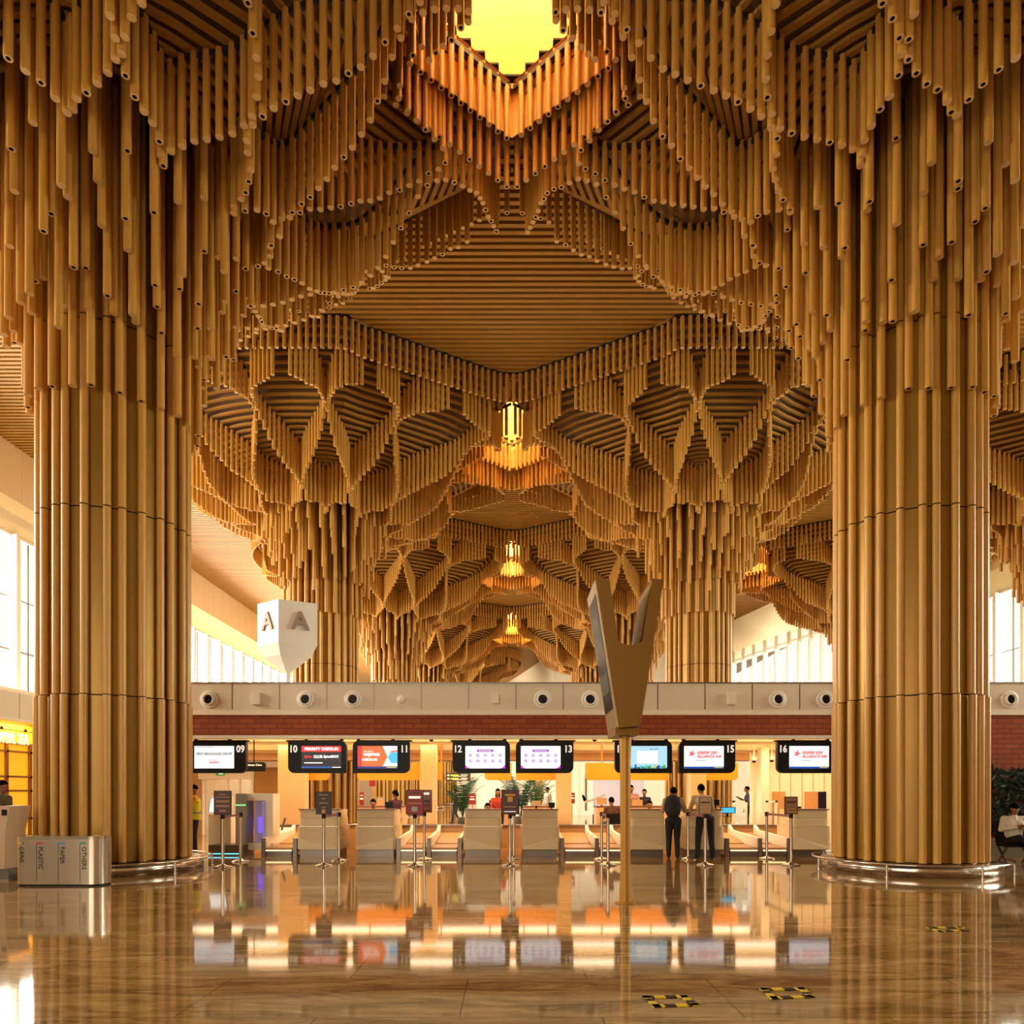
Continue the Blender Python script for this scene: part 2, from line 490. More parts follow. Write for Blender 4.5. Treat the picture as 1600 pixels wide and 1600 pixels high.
tree(-COLX, 0, False, True, 'bamboo-clad tree column at the front left, behind the steel recycling bin', 100, rail=True, seed=1)
tree(COLX, 0, True, True, 'bamboo-clad tree column at the front right, brightest trunk with a steel ring rail', 100, rail=True, seed=2)
tree(-COLX, 1, False, True, 'bamboo-clad tree column behind the white pylon lettered A', 100, seed=3)
tree(COLX, 1, True, True, 'bamboo-clad tree column behind the check-in roof, just right of the Y-shaped display', 100, seed=4)
tree(3 * COLX, 1, True, False, 'bamboo-clad tree column at the right edge, mostly canopy in front of greenish windows', 80, seed=5)
tree(-COLX, 2, False, True, 'bamboo-clad tree column in the third row, left of the central avenue', 80, seed=6)
tree(COLX, 2, True, True, 'bamboo-clad tree column in the third row, behind the Y-shaped display', 80, seed=7)
tree(3 * COLX, 2, True, False, 'bamboo-clad tree column hidden behind the front right trunk, its drooping arch in view', 60, seed=8)
tree(-COLX, 3, False, True, 'bamboo-clad tree column in the fourth row, left, small in the distance', 50, seed=9)
tree(COLX, 3, True, False, 'bamboo-clad tree column in the fourth row, right, small in the distance', 50, seed=10)
tree(-COLX, 4, False, False, 'farthest bamboo-clad tree column with a rounded canopy end', 50, seed=11)
# ================================================================== shell
mb = MB(); mb.box(-24, 30, -12, 110, -.2, 0, FLOOR); struct('floor', mb)
# slatted ceiling, with diamond openings for the skylights
def holes(y):
    hs = []
    for sx, sy in SKYLIGHTS:
        k = 1 - abs(y - sy) / (SKY + .1)
        if k > 0: hs.append((sx - SKX * k, sx + SKX * k))
    return sorted(hs)
mb = MB(); pitch = .25; y = 3.0
while y < 104:
    xs = [-24.0]
    for a, b in holes(y): xs += [a, b]
    xs.append(30.0)
    for i in range(0, len(xs), 2):
        mb.box(xs[i], xs[i + 1], y - .066, y + .066, ZC - .06, ZC + .05, SLAT)
        mb.box(xs[i], xs[i + 1], y - pitch / 2, y + pitch / 2, ZC + .16, ZC + .20, BACK)
    y += pitch
mb.box(-24, 30, -12, 2.875, ZC + .16, ZC + .2, BACK)
struct('ceiling', mb)
# skylight wells
WELL = mat('skylight_well_plaster', '#efbf6c', 0.6)
n = 0
for sx, sy in SKYLIGHTS:
    n += 1; mb = MB(); h0, h1 = ZC - 1.06, ZC + 4.6
    pts = [(sx + SKX + .18, sy), (sx, sy + SKY + .16), (sx - SKX - .18, sy), (sx, sy - SKY - .16)]
    for i in range(4):
        a, b = pts[i], pts[(i + 1) % 4]
        hh = h0 if i < 2 else ZC + .02; mb.add([(a[0], a[1], hh), (b[0], b[1], hh), (b[0], b[1], h1), (a[0], a[1], h1)], [(0, 1, 2, 3)], WELL)
    w = struct('trim_%d' % n, mb)
    yel = (1.0, .80, .42) if n in (1, 2, 4) else (1.0, .85, .6)
    l = area('skylight_daylight', (sx, sy, h1 - .05), (0, 0, -1), 2.9, 2.3, {1: 620, 2: 1500, 3: 3500, 4: 6000, 7: 3000}.get(n, 500), yel)
    l.data.size = 2.2; l.data.size_y = 1.9

# window walls
def window_wall(name, x, y0, y1, s, zb, zt, zs, bay, win_no):
    """side wall at x facing s; glazing from zb to zt, soffit recess up to zs"""
    mb = MB(); t = .5
    x2 = x - s * 1.0
    lo, hi = min(x, x2), max(x, x2)
    mb.box(lo, hi, y0, y1, 0, zb, CREAM)
    mb.box(lo, hi, y0, y1, zs, ZC + .2, CREAMW)
    # vertical joints on the upper band
    yy = y0
    while yy < y1:
        mb.box(x - .004 if s > 0 else x - .004, x + .006 if s > 0 else x + .004, yy, yy + .03, zs, ZC, CREAM); yy += 1.6
    struct(name, mb)
    # sloping soffit over the glass
    mb = MB(); xo = x - s * 1.0
    mb.add([(x, y0, zs), (x, y1, zs), (xo, y1, zt), (xo, y0, zt)], [(0, 1, 2, 3), (3, 2, 1, 0)], mat('gold_soffit', '#b9a888', .5))
    struct('trim_soffit_' + name[5:], mb)
    fr = MB(); yy = y0; i = 0
    while yy <= y1 + .01:
        fr.box(min(xo, xo + s * .35), max(xo, xo + s * .35), yy - .13, yy + .13, zb, zt, WHITE)
        fr.box(xo - .03, xo + .03, yy + bay / 2 - .02, yy + bay / 2 + .02, zb, zt, RAILBLACK)
        yy += bay; i += 1
    for z in (zb + (zt - zb) * .27, zb + (zt - zb) * .6):
        fr.box(xo - .04, xo + .04, y0, y1, z - .025, z + .025, STEELD)
    fr.box(xo - .06, xo + .1, y0, y1, zt - .08, zt + .05, WHITE)
    gl = MB(); gl.box(xo - .015, xo + .015, y0, y1, zb, zt, GLASSM)
    w = struct('window_%d' % win_no, fr); g = gl.build('glass', w)
window_wall('wall_left', -22.7, -6, 96, 1, 6.2, 13.65, 14.8, 2.3, 1)
window_wall('wall_right', 28.5, -6, 50, -1, 4.4, 13.5, 14.6, 2.3, 2)
# block of shops below the left windows
mb = MB(); mb.box(-22.8, -15.5, -6, 31, 3.68, 4.6, CREAM); mb.box(-22.8, -15.5, -6, 12, 0, 3.68, CREAM); mb.box(-22.8, -18, 12, 31, 0, 3.68, CREAMW)
mb.box(-18, -15.5, 30, 31, 0, 3.68, CREAM)
yy = 13
while yy < 30: mb.box(-15.51, -15.495, yy, yy + .03, 3.8, 4.6, TAN); yy += 1.5
mb.box(-15.53, -15.3, 12, 31, 3.68, 3.76, CREAMW)
mb.box(-22.8, -15.5, 31, 96, 0, 4.6, CREAM)
struct('wall_shop_front', mb)
# far oblique wall on the right
mb = MB(); pl = [(29.6, 44), (24, 50), (22.2, 56), (20.4, 64.3), (4.7, 79), (.8, 95.6), (-2, 106)]
for i, ((x1, y1), (x2, y2)) in enumerate(zip(pl, pl[1:])):
    def q(z0, z1, m, off=0):
        dx, dy = y2 - y1, -(x2 - x1); L = math.hypot(dx, dy); nx, ny = dx / L * off, dy / L * off
        mb.add([(x1 + nx, y1 + ny, z0), (x2 + nx, y2 + ny, z0), (x2 + nx, y2 + ny, z1), (x1 + nx, y1 + ny, z1)], [(0, 1, 2, 3), (3, 2, 1, 0)], m)
    if i in (1, 2):
        q(0, 4.5, CREAM); q(13.2, ZC + .2, CREAMW)
    else: q(0, ZC + .2, CREAMW)
struct('wall_far_right', mb)
fr = MB(); gl = MB()
for (x1, y1), (x2, y2) in zip(pl[1:3], pl[2:4]):
    nb = 5
    for i in range(nb + (1 if x1 < 23 else 0)):
        f = i / nb; x, y_ = x1 + (x2 - x1) * f, y1 + (y2 - y1) * f
        fr.bar((x, y_, 4.5), (x, y_, 14.3), .35, .25, WHITE)
    fr.bar((x1, y1, 13.5), (x2, y2, 13.5), .2, .12, WHITE)
    gl.add([(x1, y1, 4.5), (x2, y2, 4.5), (x2, y2, 14.3), (x1, y1, 14.3)], [(0, 1, 2, 3)], GLASSM)
w = struct('window_3', fr); gl.build('glass', w)
mb = MB(); mb.box(-24, 6, 105, 105.5, 0, ZC, CREAMW); struct('wall_back', mb)
mb = MB(); mb.box(-24, 30, -12.4, -12, 0, ZC + .2, TAN); struct('wall_entrance', mb)
# ================================================================== check-in hall under the low roof
BD = 16.6                                   # face of the white band
mb = MB()
zt, zb = Zp(1066, BD), Zp(1114, BD)
mb.box(-9.7, 28.5, BD, BD + .3, zb, zt, CREAM)
mb.box(-9.7, 28.5, BD - .03, BD + .3, zb - .05, zb + .06, CREAMW)
mb.box(-9.7, 28.5, BD - .02, BD + .35, zt - .03, zt, STEELD)
j = 292 - 74.3 * 8
while j < 2000:
    xx = X(j, BD)
    if xx > -9.6: mb.box(xx - .012, xx + .012, BD - .004, BD + .01, zb + .08, zt - .04, STEELD)
    j += 73.9
struct('trim_fascia', mb)
mb = MB(); mb.box(-9.7, X(1310, BD), BD + .02, BD + .3, Zp(1149, BD), zb - .05, BRICK)
mb.box(X(1310, BD), 28.5, BD + .02, BD + .3, 0, zb - .05, BRICK)
mb.box(-9.7, X(1310, BD), BD + .0, BD + .34, Zp(1154, BD), Zp(1149, BD), CREAMW)
struct('wall_brick', mb)
# roof slab, stepped cove ceiling
mb = MB(); z0 = 2.86
mb.box(-10.2, 12, BD + .3, 23.6, 3.25, 3.45, CREAM); mb.box(-13.5, -10.2, 20.2, 23.6, 3.25, 3.45, CREAM)
mb.box(-9.7, 28.5, BD + .3, 17.4, zt - .3, zt - .1, CREAM)
mb.box(-11.2, 12, 18.15, 18.45, 2.80, 3.25, CREAMW); mb.box(-12.4, 12, 20.2, 20.5, 2.70, 3.25, CREAMW); mb.box(-13.5, 12, 22.6, 23.6, 2.52, 3.25, TAN)
mb.box(-10.2, 12, BD + .3, 18.15, 3.0, 3.06, CREAMW); mb.box(-11.2, 12, 18.45, 20.2, 2.93, 2.98, CREAMW); mb.box(-12.4, 12, 20.5, 22.6, 2.80, 2.86, CREAMW)
struct('ceiling_check_in', mb)
LED = mat('warm_led_strip', '#ffd070', emit=7)
for y_, z_ in ((BD + .40, 2.90), (18.55, 2.84), (20.6, 2.74)):
    mb = MB(); mb.box(-9.5, 11.5, y_, y_ + .05, z_ - .05, z_, LED); mb.box(-9.5, 11.5, y_ - .03, y_, z_ - .09, z_ + .02, CREAMW)
    o = mb.build('cove_light'); 
    tag(o, {2.90: 'warm strip light tucked behind the white edge above the hanging screens', 2.84: 'warm strip light in the middle cove of the check-in ceiling', 2.74: 'warm strip light in the rear cove of the check-in ceiling'}[z_], 'light')
for y_ in (17.3, 19.3, 21.5):
    o = area('cove_glow', (0.3, y_, 2.70), (0, 0, 1), 20, .5, 240, (1.0, .66, .28))
    o = area('down_fill', (0.3, y_, 2.72), (0, 0, -1), 22, .6, 130, (1.0, .82, .62))
# pillars
for x0, x1, k in ((434, 475, 1), (657, 681, 2), (870, 893, 3), (1080, 1104, 4)):
    mb = MB(); D = 19.2; mb.box(X(x0, D), X(x1, D), D, D + .45, 0, 2.8, PEACH); struct('wall_pillar_%d' % k, mb)
# knee wall with a ledge
mb = MB(); mb.box(X(392, 18.7), X(1248, 18.7), 18.7, 18.85, 0, .58, TAN); mb.box(X(392, 18.7), X(1248, 18.7), 18.66, 19.1, .58, .61, STEELD)
struct('wall_knee', mb)
# inner walls
mb = MB()
D = 20.4; mb.box(X(1176, D), X(1330, D) + 1, D, D + .25, 0, 3, CREAMW)
x_ = 1183
while x_ < 1320: mb.box(X(x_, D) - .01, X(x_, D) + .01, D - .006, D, .6, 3, TAN); x_ += 17.5
mb.box(X(1180, D), X(1192, D), D - .5, D, 0, 2.75, CREAMW)
mb.box(X(1207, D), X(1226, D), D - .05, D, .5, 1.5, TAN); mb.box(X(1257, D), X(1277, D), D - .05, D, .9, 1.5, TAN); mb.box(X(1277, D), X(1290, D), D - .05, D, .9, 1.5, BLACK)
struct('wall_check_in_right', mb)
mb = MB(); D = 24.5
mb.box(X(250, D), X(318, D), D, D + .2, 0, 3.2, TAN); mb.box(X(394, D), X(436, D), D, D + .2, 0, 3.2, SLAT); mb.box(X(250, D), X(436, D), D - .03, D + .2, 2.35, 3.4, CREAMW)
struct('wall_check_in_left', mb)
mb = MB(); mb.box(X(250, 30), X(436, 30), 30, 30.2, 0, 3.2, CREAMW); struct('wall_lobby', mb)
area('lobby_light', (X(350, 27), 27.2, 3.1), (0, 0, -1), 4, 3, 90, (1, .86, .6))
# sliding glass door with white header and exit sign
mb = MB(); D = 24.3
for x_ in (318, 337, 356, 375, 394): mb.box(X(x_, D) - .03, X(x_, D) + .03, D - .05, D + .05, 0, 2.3, WHITE)
dr = struct('door_1', mb)
mb = MB(); mb.box(X(312, D), X(395, D), D - .12, D + .1, 1.93, 2.33, WHITE); mb.build('door_header', dr)
mb = MB(); mb.box(X(318, D), X(394, D), D - .01, D + .01, 0, 1.93, GLASSM); mb.build('glass', dr)
mb = MB(); mb.box(-.15, .15, 0, .03, -.07, .07, mat('exit_green', '#1f7a3c', emit=.8)); mb.box(-.05, .1, -.005, 0, -.03, .03, TEXTW)
o = mb.build('exit_sign', None, (X(347, D), D - .16, 2.13)); tag(o, 'small green exit sign on the white header above the glass doors', 'sign')
# far hall seen below the roof
mb = MB(); D = 44
mb.box(X(745, D), X(1168, D), D, D + .3, 0, 5.6, CREAMW)
for x_ in (790, 820, 850, 905, 935, 1130): mb.box(X(x_, D) - .03, X(x_, D) + .03, D - .02, D, 0, 5.6, CREAM)
mb.box(X(836, D), X(848, D), D - .05, D, 0, 2.2, mat('dim_doorway', '#c79a55', .6)); mb.box(X(914, D), X(917, D), D - .03, D, .3, 2.6, STEELD)
struct('wall_inner', mb)
area('hall_light', (2, 36, 5.4), (0, 0, -1), 16, 9, 1100, (1, .9, .74))
area('hall_light', (-6, 36, 5.0), (.3, .5, -.6), 5, 5, 250, (1, .9, .74))

# ------------------------------------------------------------------ things on the white band
for n_, px in enumerate((327, 478, 552, 848, 922, 1215, 1289, 1577)):
    lab = ['beside the front left trunk', 'above screen 10', 'above screen 11', 'just left of the sign numbered 13 edge, over it',
           'touching the Y-shaped display', 'above the gap left of screen 16', 'beside the front right trunk, above screen 16', 'beyond the front right trunk'][n_]
    if n_ == 3: lab = 'above screen 13'
    x, y, z = at(px, 1093, BD)
    t = thing('air_nozzle', 'round white air nozzle with black mouth, ' + lab, 'air vent', (x, y - .002, z), 0, 'jet nozzles on the white band')
    mb = MB(); mb.lathe([(.21, 0), (.205, .03), (.16, .05), (.155, .02)], (0, 0, 0), WHITE, 32); o = mb.build('flange', t); o.rotation_euler = (PI / 2, 0, 0)
    mb = MB(); mb.lathe([(.155, 0), (.15, .07), (.125, .10), (.11, .10), (.105, .02)], (0, 0, 0), WHITE, 32); o = mb.build('nozzle', t); o.rotation_euler = (PI / 2, 0, 0)
    mb = MB(); mb.lathe([(.105, .03), (0, .03)], (0, 0, 0), BLACK, 24); o = mb.build('mouth', t); o.rotation_euler = (PI / 2, 0, 0)
for px, w, h, lab, nm in ((402, .20, .29, 'plain white wall box between two air nozzles at the left of the band', 'wall_speaker'), (1142, .20, .29, 'plain white wall box on the band between screens 15 and 16', 'wall_speaker'),
                          (775, .14, .23, 'small beige box with a status light on the band above screen 12', 'control_box')):
    x, y, z = at(px, 1092, BD); mb = MB(); mb.cbox((0, -.05, 0), (w, .1, h), CREAMW); mb.cbox((0, -.105, 0), (w * .86, .012, h * .9), CREAMW)
    tag(mb.build(nm, None, (x, y, z)), lab, 'wall box')
x, y, z = at(627, 1093, BD); mb = MB(); mb.lathe([(0, .09), (.085, .09), (.095, .06), (.095, 0)], (0, 0, 0), WHITE, 24); o = mb.build('smoke_detector', None, (x, y, z)); o.rotation_euler = (PI / 2, 0, 0)
tag(o, 'small round white detector on the band above the gap between screens 11 and 12', 'detector')
for px, py, D, lab in ((674, 1153, 17.0, 'dark dome camera under the roof edge, above the bright red notice'), (929, 1153, 17.0, 'dark dome camera under the roof edge, just left of the display pole'),
                    (1178, 1187, 20, 'dome camera near screen 16, the left one of the pair'), (1206, 1186, 20, 'dome camera near screen 16, the right one of the pair')):
    x, y, z = at(px, py, D); mb = MB(); mb.lathe([(.08, .08), (.08, .0), (.06, -.03)], (0, 0, 0), WHITE, 20); mb.ball((0, 0, -.03), .062, BLACK); mb.tube((0, 0, .08), (0, 0, 2.99 - z if D < 18 else 2.9 - z), .02, .02, WHITE, 8)
    tag(mb.build('dome_camera', None, (x, y, z)), lab, 'camera')

# ------------------------------------------------------------------ hanging screens
def rrect(x0, x1, z0, z1, r, corners, n=6):
    """outline anticlockwise from bottom left; corners = which of bl br tr tl are rounded"""
    pts = []
    for key, cx_, cz_, a0 in (('bl', x0 + r, z0 + r, PI), ('br', x1 - r, z0 + r, 1.5 * PI), ('tr', x1 - r, z1 - r, 0), ('tl', x0 + r, z1 - r, .5 * PI)):
        if key in corners:
            for i in range(n + 1): a = a0 + PI / 2 * i / n; pts.append((cx_ + r * math.cos(a), cz_ + r * math.sin(a)))
        else:
            pts.append({'bl': (x0, z0), 'br': (x1, z0), 'tr': (x1, z1), 'tl': (x0, z1)}[key])
    return pts
def em(name, c, e=1.0): return mat(name, c, .4, emit=e * .78)
S_WHITE = em('screen_white', '#e4ecf4', 1.0); S_BLACK = em('screen_black', '#0a0a10', .3); S_RED = em('screen_red', '#e0222c', .9); S_ORANGE = em('screen_orange', '#f0652a', 1)
S_BLUE = em('screen_blue', '#1a4fae', .9); S_CYAN = em('screen_cyan', '#3fb4e4', 1); S_PURPLE = em('screen_purple', '#8a3fae', .9); S_MAG = em('screen_magenta', '#c02ac0', 1)
S_SKY = em('screen_sky', '#9fd0ea', 1); S_GREEN = em('screen_green', '#4e9a3a', .8); S_GREY = em('screen_grey', '#55585c', .7); S_YEL = em('screen_yellow', '#c8c03a', .8)
S_TXT = em('screen_text_white', '#ffffff', 1.2)
SD = 16.75; SC = SD / F
def sign(px0, px1, number, flip, label):
    """flip False: number at the left (10); True: number at the right (09)"""
    w = (px1 - px0) * SC; h = 51 * SC
    x, y, z = at((px0 + px1) / 2, 1182.5, SD)
    t = thing('check_in_screen', label, 'screen', (x, y, z), 0, 'numbered screens hanging over the check-in desks')
    c = ('tr', 'bl') if not flip else ('tl', 'br')
    mb = MB(); mb.prism(rrect(-w / 2, w / 2, -h / 2, h / 2, .15, c), 0, .14, BLACK); mb.build('housing', t)
    mb = MB(); sx = -1 if not flip else 1
    mb.box(min(sx * w / 2, sx * (w / 2 + .05)), max(sx * w / 2, sx * (w / 2 + .05)), .0, .14, h / 2 - .02, h / 2 + .01, BLACK); mb.box(-w / 2 + (.15 if flip else 0), w / 2 - (0 if flip else .15), 0, .14, h / 2, h / 2 + .012, BLACK); mb.build('top_plate', t)
    for q in (-.27, .55) if not flip else (-.55, .27):
        mb = MB(); mb.tube((q * w / 1.35, .07, h / 2), (q * w / 1.35, .07, 3.0 - z), .025, .025, BLACK, 10); mb.tube((q * w / 1.35, .07, h / 2), (q * w / 1.35, .07, h / 2 + .03), .06, .04, BLACK, 12); mb.build('hanger', t)
    o = text(number, .235, TEXTW, 'number', t, (sx * (w / 2 - .125), -.003, h / 2 - .21), bold=.006, xs=.86)
    sw, sh = 62 * SC, 35 * SC; scx = -sx * (w / 2 - .12 - sw / 2)
    s = MB(); s.box(-sw / 2, sw / 2, -.006, 0, -sh / 2, sh / 2, S_WHITE if number not in ('10',) else S_BLACK)
    scr = s.build('display', t, (scx, 0, -.01))
    return scr, sw, sh
def tx(s, body, size, m, x, z, **k): return text(body, size, m, 'lettering', s, (x, -.009, z), ext=.001, **k)
def rect(s, x0, x1, z0, z1, m, name='graphic', d=.008):
    mb = MB(); mb.box(x0, x1, -d, -.006, z0, z1, m); return mb.build(name, s)
s, sw, sh = sign(296, 384, '09', True, 'black hanging screen numbered 09 reading SELF BAGGAGE DROP')
tx(s, 'SELF BAGGAGE DROP', .088, S_GREY, 0, .08, bold=.002); tx(s, 'AIR INDIA', .04, S_RED, -.05, -.075); tx(s, 'express', .075, S_RED, 0, -.12, bold=.002); rect(s, -sw / 2 + .02, 0, sh / 2 - .03, sh / 2 - .022, S_GREY)
s, sw, sh = sign(450, 541, '10', False, 'black hanging screen numbered 10 with a red PRIORITY CHECK-IN banner')
rect(s, -sw / 2, sw / 2, sh / 2 - .14, sh / 2, S_RED); tx(s, 'PRIORITY CHECK-IN', .088, S_TXT, 0, sh / 2 - .072, bold=.004)
tx(s, 'Spice', .085, S_RED, -.32, .015, bold=.003, shear=.2); rect(s, -.19, .03, -.03, .055, S_GREY); tx(s, 'CLUB', .085, S_TXT, -.08, .012, bold=.003); tx(s, 'SpiceMAX', .085, S_TXT, .23, .015, bold=.003, shear=.1)
rect(s, -.41, .03, -.145, -.125, S_TXT); rect(s, -sw / 2, .25, -sh / 2 + .01, -sh / 2 + .045, S_BLUE); rect(s, .26, sw / 2 - .01, -sh / 2 + .02, -sh / 2 + .035, S_TXT)
s, sw, sh = sign(551, 640, '11', True, 'black hanging screen numbered 11 with a red and orange CHECK-IN slide')
mb = MB(); mb.prism([(-sw / 2, -sh / 2 + .05), (.12, -sh / 2 + .05), (.24, .01), (.12, sh / 2), (-sw / 2, sh / 2)], -.008, -.006, S_ORANGE); mb.build('graphic', s)
rect(s, -sw / 2, -sw / 2 + .10, -sh / 2 + .05, sh / 2, S_RED, d=.0085)
mb = MB(); mb.prism([(.24, 0), (.32, -.14), (sw / 2, -.14), (sw / 2, .12), (.32, .12)], -.008, -.006, S_CYAN); mb.build('graphic', s)
mb = MB(); mb.prism([(.27, .10), (.33, .15), (sw / 2, .17), (sw / 2, .13), (.34, .12)], -.0085, -.006, S_ORANGE); mb.build('graphic', s)
rect(s, -sw / 2, sw / 2, -sh / 2, -sh / 2 + .05, em('screen_navy', '#1d2a78', .9)); rect(s, .22, sw / 2 - .02, -sh / 2 + .012, -sh / 2 + .034, S_YEL, d=.009)
tx(s, 'AIR INDIA', .05, S_TXT, -.22, .135); tx(s, 'express', .125, S_TXT, -.14, .075, bold=.004); tx(s, 'CHECK-IN', .08, S_TXT, -.19, -.06, bold=.003)
for px0, num, flip, lab in ((707, '12', False, 'black hanging screen numbered 12, pale slide with rows of purple symbols'), (806, '13', True, 'black hanging screen numbered 13, pale slide with rows of purple symbols')):
    s, sw, sh = sign(px0, px0 + 90, num, flip, lab)
    mb = MB(); mb.prism(rrect(-.2, .2, .125, .185, .029, ('bl', 'br', 'tr', 'tl')), -.008, -.006, S_PURPLE); mb.build('graphic', s); tx(s, 'Restricted Items', .045, S_TXT, 0, .155)
    for i in range(5):
        for j in (0, 1):
            mb = MB(); cx_, cz_ = (i - 2) * .178, .045 - .135 * j
            mb.lathe([(.04, 0), (.026, 0)], (0, 0, 0), S_PURPLE, 20, False); o = mb.build('icon', s, (cx_, -.008, cz_)); o.rotation_euler = (PI / 2, 0, 0)
            if i % 2 == j: rect(s, cx_ - .016, cx_ + .016, cz_ - .009, cz_ + .009, S_PURPLE)
            else: rect(s, cx_ - .009, cx_ + .009, cz_ - .015, cz_ + .015, S_PURPLE)
    for sg in (-1, 1):
        mb = MB(); mb.prism([(sg * sw / 2, -sh / 2), (sg * (sw / 2 - .11), -sh / 2), (sg * (sw / 2 - .05), -sh / 2 + .03), (sg * (sw / 2), -sh / 2 + .085)], -.008, -.006, S_MAG); mb.build('graphic', s)
s, sw, sh = sign(961, 1050, '14', False, 'black hanging screen numbered 14 half hidden by the display pole, sky and green landscape')
rect(s, -sw / 2, sw / 2, -sh / 2, sh / 2, S_SKY); rect(s, -.25, .25, -.15, .15, em('screen_card', '#dbe9f1', 1), d=.009)
rr_ = random.Random(3)
for i in range(22):
    xx = -sw / 2 + sw * (i + .5) / 22; hgt = rr_.uniform(.02, .1); rect(s, xx - .022, xx + .022, -sh / 2, -sh / 2 + hgt, rr_.choice([S_GREEN, S_GREEN, S_YEL, S_BLUE, S_CYAN]), d=.0095)
rect(s, .06, .14, .185, .20, S_GREY, d=.0095); rect(s, .17, .27, .19, .205, S_GREY, d=.0095)
def star(s, sw, sh):
    tx(s, 'एलायंस एयर', .105, S_RED, .07, .10, bold=.003, shear=.2); tx(s, 'ALLIANCE AIR', .092, S_RED, .12, .015, bold=.003, shear=.25)
    mb = MB()
    for a in range(5):
        t0 = PI / 2 + a * 2 * PI / 5 - .3; p = [(0.036 * math.cos(t0 - .5), .036 * math.sin(t0 - .5)), (.112 * math.cos(t0), .112 * math.sin(t0)), (.036 * math.cos(t0 + .5), .036 * math.sin(t0 + .5)), (0, 0)]
        mb.prism([(q[0] - .29, q[1] * .9 + .09) for q in p], -.008, -.006, S_RED)
    mb.prism([(-.42, -.02), (-.30, .055), (-.2, .1), (-.29, .075)], -.0085, -.006, S_RED)
    mb.build('emblem', s)
    rect(s, -.2, .04, -.083, -.071, S_GREY); rect(s, -sw / 2, sw / 2, -sh / 2, -sh / 2 + .045, S_BLUE); rect(s, .25, sw / 2 - .02, -sh / 2 + .012, -sh / 2 + .032, S_YEL, d=.009)
s, sw, sh = sign(1061, 1149, '15', True, 'black hanging screen numbered 15 with red ALLIANCE AIR lettering'); star(s, sw, sh)
s, sw, sh = sign(1215, 1303, '16', False, 'black hanging screen numbered 16 with red ALLIANCE AIR lettering'); star(s, sw, sh)

# ------------------------------------------------------------------ counters
CFACE = mat('counter_front', '#d8be90', .42, var=.02, scale=1)
CTOP = mat('counter_top_brown', '#7a4a2a', .35)
def counter(px0, px1, num, lean):
    D = 16.12; x0, x1 = X(px0, D), X(px1, D); cx_ = (x0 + x1) / 2; w = (x1 - x0)
    t = thing('check_in_desk', num, 'desk', (cx_, D, 0), 0, 'beige check-in desks')
    mb = MB(); mb.box(-w / 2 + .02, w / 2 - .04, .07, .92, 0, .17, STEELD); mb.build('base', t)
    pts = rrect(-w / 2 - .02, w / 2 + .02, -.02, .95, .10, ('bl', 'br'))
    pts = [(a_, b_ - .035) if b_ < .5 else (a_, b_) for a_, b_ in pts]; mb = MB(); mb.prism(pts, .17, .70, CFACE, 'z')
    sg = lean                       # diagonal crease of the front panel
    mb.add([(-sg * (w / 2 - .03), -.057, .45), (sg * (w / 2 - .03), -.057, .24), (sg * (w / 2 - .03), -.095, .175), (-sg * (w / 2 - .03), -.095, .175)], [(0, 1, 2, 3), (3, 2, 1, 0)], CFACE)
    mb.build('lower_body', t)
    mb = MB(); mb.prism(rrect(-w / 2 + .01, w / 2 - .01, 0, .93, .10, ('bl', 'br')), .705, .895, CFACE, 'z'); mb.build('middle_body', t)
    mb = MB(); mb.prism(rrect(-w / 2 + .02, w / 2 - .02, .03, .9, .04, ('bl', 'br')), .90, 1.075, CFACE, 'z'); mb.build('upper_body', t)
    mb = MB(); mb.box(-w / 2, w / 2, .0, .42, 1.075, 1.10, CTOP); mb.build('ledge', t)
    mb = MB(); mb.box(-w / 2 + .03, w / 2 - .03, -.058, .0, .694, .703, mat('lit_edge_pale', '#e8d8b8', .3, .5)); mb.build('lit_edge_strip', t)  # pale strip paints the light caught on the lower body's top edge
    return t
counter(466, 530, 'beige check-in desk below the screen numbered 10', 1)
counter(556, 617, 'beige check-in desk below the screen numbered 11, woman in purple behind', -1)
counter(725, 783, 'beige check-in desk below the screen numbered 12', 1)
counter(815, 873, 'beige check-in desk below the screen numbered 13', -1)
counter(983, 1040, 'beige check-in desk below the screen numbered 14, just right of the display pole', 1)
counter(1073, 1130, 'beige check-in desk below screen 15, a person in dark trousers leaning on it', -1)
counter(1240, 1296, 'beige check-in desk below the screen numbered 16, beside the front right trunk', 1)

# ------------------------------------------------------------------ baggage conveyors
STRIP = mat('warm_step_light', '#ffe0a0', emit=2.0)
def conveyor(px0, px1, lab):
    D = 16.2; x0, x1 = X(px0, D) + .04, X(px1, D) - .04
    t = thing('baggage_conveyor', lab, 'conveyor', ((x0 + x1) / 2, D, 0), 0, 'baggage conveyors between the desks'); w = (x1 - x0) / 2
    mb = MB(); mb.box(-w, w, 0, .3, 0, .12, STEELD); mb.build('step_base', t)
    mb = MB(); mb.box(-w, w, -.005, .02, .125, .15, STRIP); mb.build('light_strip', t)
    mb = MB(); mb.prism([(.0, .155), (.9, .155), (.9, .22), (0, .20)], -w, w, TAN, 'x'); mb.build('weighing_belt', t)
    mb = MB(); mb.prism([(.93, .155), (2.3, .155), (2.3, .42), (.93, .24)], -w, w, TAN, 'x'); mb.build('inclined_belt', t)
def divider(px, lab, h=.43):
    D = 16.16; x = X(px, D)
    t = thing('conveyor_side_wall', lab, 'divider', (x, D, 0), 0, 'low white walls beside the conveyors')
    mb = MB(); mb.prism([(.06, .12), (2.3, .12), (2.3, .62), (2.05, .50), (.06, h)], -.04, .04, WHITE, 'x'); mb.build('wall_panel', t)
    mb = MB(); mb.box(-.045, .045, 0, .07, 0, h - .01, STEELD); mb.build('end_post', t)
